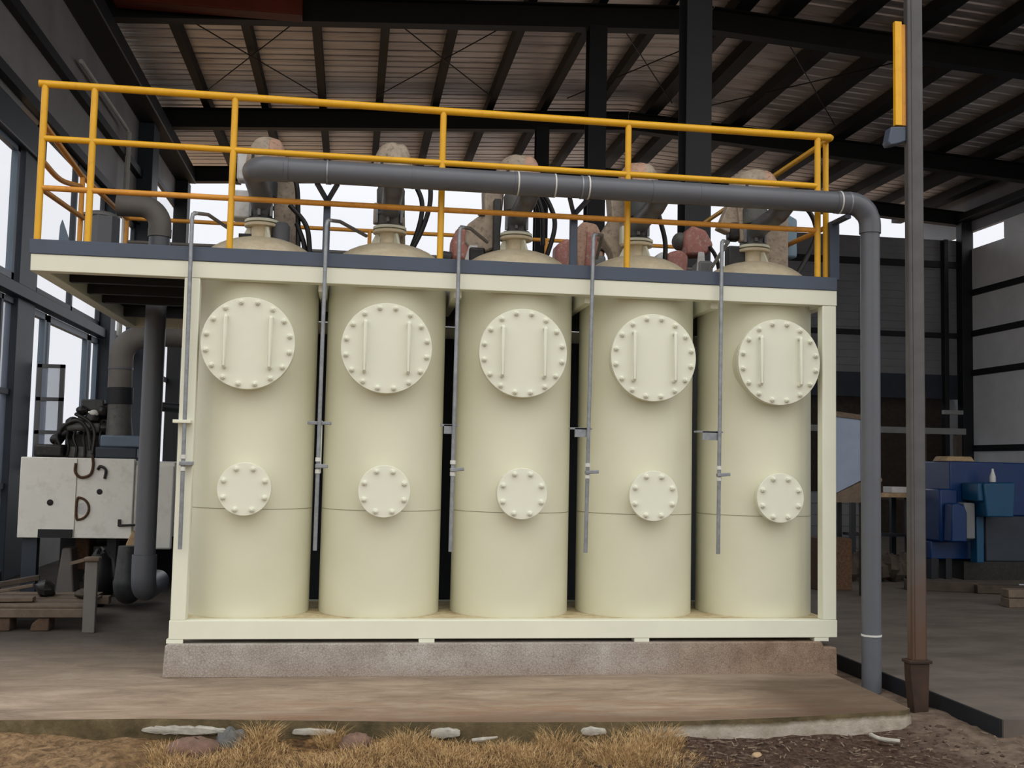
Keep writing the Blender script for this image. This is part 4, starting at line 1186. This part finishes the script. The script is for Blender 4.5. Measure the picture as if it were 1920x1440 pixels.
# ------------------------------------------------------------------ right-hand shed contents
bm2 = thing('blue_machine', (10.9, 7.0, ZF), 'large dark blue machine with boxy cabinets by the right edge', 'machine')
MB().bx(10.37, 11.75, 7.0, 7.8, 0.70, 1.52).build('main_cabinet', M['blue'], bm2, bevel=0.02)
MB().bx(10.12, 10.42, 6.86, 7.4, 0.30, 1.10).build('left_cabinet', M['blue'], bm2, bevel=0.03)
MB().prism([(10.16, 0.32), (10.42, 0.32), (10.42, 0.75), (10.38, 0.86), (10.28, 0.90), (10.18, 0.88)], 'y', 6.62, 6.84).build('guard', M['blue'], bm2, bevel=0.02)
MB().bx(10.42, 10.60, 6.70, 6.98, 0.36, 0.90).build('grey_case', M['grey'], bm2, bevel=0.02)
MB().prism([(10.66, 0.70), (11.10, 0.70), (11.13, 1.22), (10.62, 1.20)], 'y', 6.5, 6.98).build('control_head', M['teal'], bm2, bevel=0.02)
MB().bx(10.55, 10.66, 6.55, 6.98, 0.93, 1.20).build('control_wing', M['teal'], bm2, bevel=0.02)
MB().bx(10.68, 10.80, 6.8, 6.98, 0.0, 0.70).build('pillar', M['teal'], bm2, bevel=0.01)
MB().bx(10.95, 11.75, 7.0, 7.6, 0.0, 0.70).build('lower_body', M['bsteel'], bm2, bevel=0.02)
MB().bx(10.10, 11.0, 7.1, 7.6, 0.02, 0.30).build('base_beam', M['blue'], bm2, bevel=0.02)
for x in (10.16, 10.40, 11.3, 11.65):
    MB().bx(x - 0.05, x + 0.05, 7.1, 7.3, ZF, 0.04).build('leg', M['dsteel'], bm2)
MB().bx(10.60, 11.72, 7.02, 7.5, ZF, 0.0).build('sump', M['blackm'], bm2)
tag(MB().prism([(10.36, 1.52), (10.86, 1.52), (10.80, 1.60), (10.42, 1.60)], 'y', 7.1, 7.5).build('tray', M['wood_pale'], bevel=0.02), 'beige tray lying on top of the blue machine', 'tray')
tag(MB().lathe([(0.045, 1.22), (0.045, 1.30), (0.02, 1.38), (0.015, 1.42)], (10.92, 6.75, 0), n=16).build('oil_bottle', M['white']), 'pale spouted bottle on the blue machine control head', 'bottle')
wb = thing('workbench', (9.7, 8.2, ZF), 'cluttered workbench left of the blue machine', 'workbench')
MB().bx(9.2, 10.30, 7.9, 8.5, 0.93, 1.0).build('top', M['wood_pale'], wb, bevel=0.005)
for x in (9.25, 10.2):
    for y in (7.95, 8.45):
        MB().bx(x - 0.04, x + 0.04, y - 0.04, y + 0.04, ZF, 0.93).build('leg', M['dsteel'], wb)
MB().bx(9.3, 10.2, 8.0, 8.4, 0.3, 0.34).build('shelf', M['dsteel'], wb)
jr = thing('red_jar', (9.73, 8.0, 1.0), 'small red-brown jar with a pale lid on the workbench', 'jar')
MB().lathe([(0.07, 1.0), (0.075, 1.02), (0.075, 1.15), (0.06, 1.18)], (9.73, 8.05, 0), n=18).build('body', M['rust'], jr)
MB().lathe([(0.072, 1.18), (0.072, 1.22), (0.05, 1.25)], (9.73, 8.05, 0), n=18).build('lid', M['wood_pale'], jr)
tag(MB().bx(9.95, 10.26, 8.0, 8.3, 1.0, 1.10).build('paper_stack', M['white'], bevel=0.01), 'pale stack of paper on the workbench beside the blue machine', 'paper stack')
# rack with pale rail behind
rk = thing('storage_rack', (11.5, 11.5, ZF), 'dark storage rack with a pale top rail by the back wall', 'rack')
MB().bx(8.6, 13.35, 11.45, 11.55, 2.10, 2.22).build('top_rail', M['grey'], rk)
for x in (8.7, 10.0, 11.4, 12.45, 13.2):
    MB().bx(x - 0.06, x + 0.06, 11.45, 11.57, ZF, 2.10).build('upright', M['woodd'], rk)
MB().bx(12.40, 12.50, 11.45, 11.57, 2.22, 2.95).build('upright', M['woodd'], rk)
MB().bx(12.9, 13.3, 11.46, 11.56, 2.5, 2.58).build('cross_rail', M['grey'], rk)
MB().bx(8.6, 13.35, 11.5, 12.2, 0.8, 0.86).build('shelf', M['woodd'], rk)
tag(siding(8.7, 10.9, ZF, 0.95, 10.4, 0.2).build('block_wall', M['grey'], smooth=0), 'low grey block partition behind the two posts', 'partition')
bd = thing('notice_board', (7.7, 5.0, 0.9), 'pale blue board in a wooden frame, right of the frame', 'board')
MB().prism([(7.52, 1.02), (7.93, 1.22), (7.93, 2.02), (7.52, 2.06)], 'y', 5.0, 5.03).build('panel', M['board'], bd)
MB().prism([(7.50, 2.06), (7.95, 2.02), (7.95, 2.08), (7.50, 2.13)], 'y', 4.98, 5.06).build('top_batten', M['wood'], bd)
MB().prism([(7.50, 0.93), (7.95, 0.93), (7.95, 1.21), (7.50, 1.00)], 'y', 4.99, 5.05).build('sill_board', M['wood'], bd)
MB().bx(7.93, 7.97, 4.99, 5.06, ZF, 2.1).build('side_post', M['woodd'], bd)
MB().bx(7.48, 7.52, 4.99, 5.06, ZF, 2.1).build('side_post', M['woodd'], bd)
tag(MB().bx(7.6, 8.1, 5.6, 6.0, ZF, 0.42).build('wooden_crate', M['rustrim'], bevel=0.01), 'brown wooden crate on the floor under the pale blue board', 'crate')
mbh = MB()
for k in range(10):
    mbh.ell((8.6 + 0.12 * k, 6.8 + 0.1 * math.sin(k), -0.12 + 0.04 * (k % 3)), 0.16, 0.2, 0.18, 10, 7, noise=0.15)
tag(mbh.build('scrap_heap', M['woodd']), 'heap of dark scrap on the floor between the two grey posts', 'scrap heap')
for k, (a, b, wd, ht, mt, lab) in enumerate((((8.95, 5.75, -0.21), (9.85, 5.45, -0.21), 0.2, 0.14, 'woodd', 'dark timber baulk on the floor right of the front column'), ((9.75, 5.35, -0.22), (11.6, 5.0, -0.22), 0.18, 0.11, 'woodd', 'long dark timber with pale top edge in front of the blue machine'),
        ((9.28, 3.95, -0.225), (10.4, 3.9, -0.225), 0.2, 0.11, 'wood', 'brown timber at the right edge, lower of two'), ((9.30, 3.98, -0.115), (10.4, 3.93, -0.115), 0.18, 0.10, 'wood', 'brown timber at the right edge, upper of two'))):
    tag(MB().beam(a, b, wd, ht).build('timber', M[mt], bevel=0.008), lab, 'timber')
tag(MB().tube([(10.3, 5.2, -0.15), (10.9, 5.1, -0.15)], 0.014, 8).build('steel_bar', M['galv']), 'thin bright bar lying on the long dark timber', 'bar')
for k, (x, y, s_, mt, lab) in enumerate(((11.1, 6.0, 0.16, 'rustrim', 'rusty square part on the floor before the blue machine'), (11.35, 5.9, 0.15, 'blackm', 'black square part on the floor at the right edge'))):
    tag(MB().bx(x - s_ / 2, x + s_ / 2, y - s_ / 2, y + s_ / 2, ZF, ZF + 0.26).build('machine_part', M[mt], bevel=0.02), lab, 'machine part')

# ------------------------------------------------------------------ foreground: mortar, stones, litter, grass
def pebble(name, c, r, mat, label, cat, noise=0.12, rot=0.0, group=None):
    o = MB().ell(c, r[0], r[1], r[2], 18, 10, Matrix.Rotation(rot, 3, 'Z'), noise).build(name, M[mat], smooth=60)
    return tag(o, label, cat, group)
def fy(x):
    for (x0, y0), (x1, y1) in zip(edge, edge[1:]):
        if x0 <= x <= x1:
            return y0 + (y1 - y0) * (x - x0) / (x1 - x0)
    return -1.3
def mortar(x, z, rx, rz, lab):
    nn = max(18, int(rx * 200))
    pol = []
    for k in range(nn):
        a = 2 * PI * k / nn
        q = 1 + random.uniform(-0.22, 0.18)
        pol.append((x + rx * math.cos(a) * (1 + random.uniform(-0.05, 0.05)), z + rz * math.copysign(abs(math.sin(a)) ** 0.6, math.sin(a)) * q))
    vs, fs = [], []
    for d, k in ((-0.005, 1.0), (-0.026, 0.96), (-0.031, 0.75)):
        vs += [(x + (px - x) * k, fy(px) + d, z + (pz - z) * k) for px, pz in pol]
    vs.append((x, fy(x) - 0.031, z))
    for r_ in range(2):
        for k in range(nn):
            a, b = r_ * nn + k, r_ * nn + (k + 1) % nn
            fs.append((a, b, b + nn, a + nn))
    fs += [(2 * nn + k, 2 * nn + (k + 1) % nn, 3 * nn) for k in range(nn)]
    fs.append(tuple(range(nn - 1, -1, -1)))
    tag(MB().add(vs, fs).build('mortar_patch', M['mortar']), lab, 'mortar patch', 'mortar patches on the slab edge')
mortar(1.93, -0.345, 0.095, 0.032, 'white rounded mortar patch on the slab edge below the second tank')
mortar(2.87, -0.335, 0.085, 0.026, 'white rounded mortar patch on the slab edge below the fourth tank')
mortar(0.32, -0.345, 0.26, 0.026, 'long pale mortar strip on the slab edge below the first tank')
mortar(1.12, -0.345, 0.14, 0.022, 'pale mortar strip on the slab edge between grass tufts')
pebble('rock', (0.42, -1.62, -0.39), (0.16, 0.10, 0.07), 'stonep', 'pinkish flat rock in the grass below the first tank', 'rock')
pebble('rock', (1.38, -1.60, -0.385), (0.10, 0.07, 0.07), 'stonep', 'grey-pink rock in the grass below the second tank', 'rock')
pebble('rock', (0.62, -1.45, -0.40), (0.09, 0.06, 0.09), 'valve', 'angular dark grey rock against the slab edge', 'rock', 0.2)
pebble('pale_stone', (3.78, -2.02, -0.385), (0.035, 0.03, 0.022), 'wood_pale', 'small pale yellow stone on the dark mulch', 'stone')
tag(MB().tube(curve([(4.72, -1.62, -0.372), (4.70, -1.66, -0.365), (4.73, -1.74, -0.37), (4.83, -1.78, -0.375)], 5), 0.014, 8).build('white_scrap', M['mortar']), 'curled white scrap on the dark mulch near the slab corner', 'scrap')
for k, (x, y, lab) in enumerate(((2.16, -1.60, 'pale splintered stick against the slab edge below the middle tank'), (3.35, -1.62, 'pale splintered stick at the right end of the grass'))):
    tag(MB().tube([(x - 0.07, y, -0.37), (x, y - 0.01, -0.362), (x + 0.09, y + 0.01, -0.355)], [0.012, 0.014, 0.006], 8).build('stick', M['mortar']), lab, 'stick')
mb = MB()
for k in range(260):
    x = random.uniform(3.2, 5.6)
    y = random.uniform(-2.5, fy(min(x, 5.1)) - 0.05)
    L_ = random.uniform(0.006, 0.035)
    a = random.uniform(0, PI)
    z = gh(x, y) + random.uniform(0.004, 0.016)
    d = Vector((math.cos(a), math.sin(a), random.uniform(-0.2, 0.2))) * L_
    wv = random.uniform(0.003, 0.008)
    mb.beam(Vector((x, y, z)) - d, Vector((x, y, z)) + d, wv, wv)
tag(mb.build('litter', M['straw'], smooth=0), 'pale chips and straw scattered on the dark mulch', 'litter', kind='stuff')
mb = MB()
for k in range(420):
    x = random.uniform(2.6, 5.4)
    y = random.uniform(-2.5, fy(min(x, 5.1)) - 0.04)
    r = random.uniform(0.004, 0.017)
    mb.ell((x, y, gh(x, y) + r * 0.1), r * random.uniform(0.8, 1.8), r, r * 0.6, 7, 5, Matrix.Rotation(random.uniform(0, PI), 3, 'Z'), 0.3)
tag(mb.build('mulch', M['mulch'], smooth=0), 'dark crumbly mulch clods right of the grass', 'mulch', kind='stuff')
# dry grass tufts
vs, fs = [], []
tufts = []
for (x, y, n_, r, h) in ((0.30, -1.72, 260, .13, .14), (0.80, -1.50, 300, .10, .21), (0.75, -1.8, 420, .26, .13), (1.22, -1.52, 260, .09, .18), (1.45, -1.85, 420, .26, .11), (1.72, -1.66, 320, .16, .15), (1.95, -1.80, 380, .22, .11),
                         (2.25, -1.75, 320, .2, .12), (2.62, -1.68, 320, .15, .20), (2.45, -1.95, 420, .26, .12), (2.95, -1.92, 520, .22, .22), (3.22, -1.75, 460, .17, .21), (3.05, -2.1, 420, .28, .14), (0.5, -2.05, 420, .3, .12), (1.2, -2.1, 460, .34, .11), (1.9, -2.1, 460, .34, .11), (3.35, -1.64, 160, .1, .12)):
    tufts.append((x, y, n_, r, h))
for k in range(60):
    x = random.uniform(0.15, 3.45)
    tufts.append((x, random.uniform(-2.3, fy(x) - 0.14), 200, random.uniform(0.1, 0.25), random.uniform(0.04, 0.08)))
for x, y, n_, r, h in tufts:
    low = h < 0.09
    for k in range(int(n_ * (1.7 if not low else 1.2))):
        a = random.uniform(0, 2 * PI)
        d = r * math.sqrt(random.random())
        bx_, by_ = x + d * math.cos(a), y + d * math.sin(a)
        if by_ > fy(bx_) - 0.03:
            by_ = fy(bx_) - 0.03 - random.random() * 0.05
        hh = h * random.uniform(0.3, 0.9 if low else 1.15) * (1 - 0.4 * d / r)
        lean = random.uniform(0.2, 1.1 if not low else 2.2) * hh
        la = a + random.uniform(-1.6, 1.6)
        g = gh(bx_, by_) - 0.008
        wv = random.uniform(0.0008, 0.0018)
        wa = random.uniform(0, PI)
        wx, wy = wv * math.cos(wa), wv * math.sin(wa)
        pts_ = []
        for t_ in (0.0, 0.45, 0.8, 1.0):
            px_ = bx_ + lean * t_ * t_ * math.cos(la)
            py_ = by_ + lean * t_ * t_ * math.sin(la)
            py_ = min(py_, fy(px_) - 0.015)
            pts_.append((px_, py_, g + hh * (t_ - 0.25 * t_ * t_ * (1.4 if low else 0.8))))
        o = len(vs)
        for q, (px_, py_, pz_) in enumerate(pts_[:3]):
            f_ = 1 - 0.25 * q
            vs += [(px_ - wx * f_, py_ - wy * f_, pz_), (px_ + wx * f_, py_ + wy * f_, pz_)]
        vs.append(pts_[3])
        fs += [(o, o + 1, o + 3, o + 2), (o + 2, o + 3, o + 5, o + 4), (o + 4, o + 5, o + 6)]
me = bpy.data.meshes.new('dry_grass')
me.from_pydata(vs, [], fs)
me.materials.append(M['grass'])
o = bpy.data.objects.new('dry_grass', me)
COL.objects.link(o)
tag(o, 'tufts of dry straw-coloured grass along the slab edge', 'grass', kind='stuff')
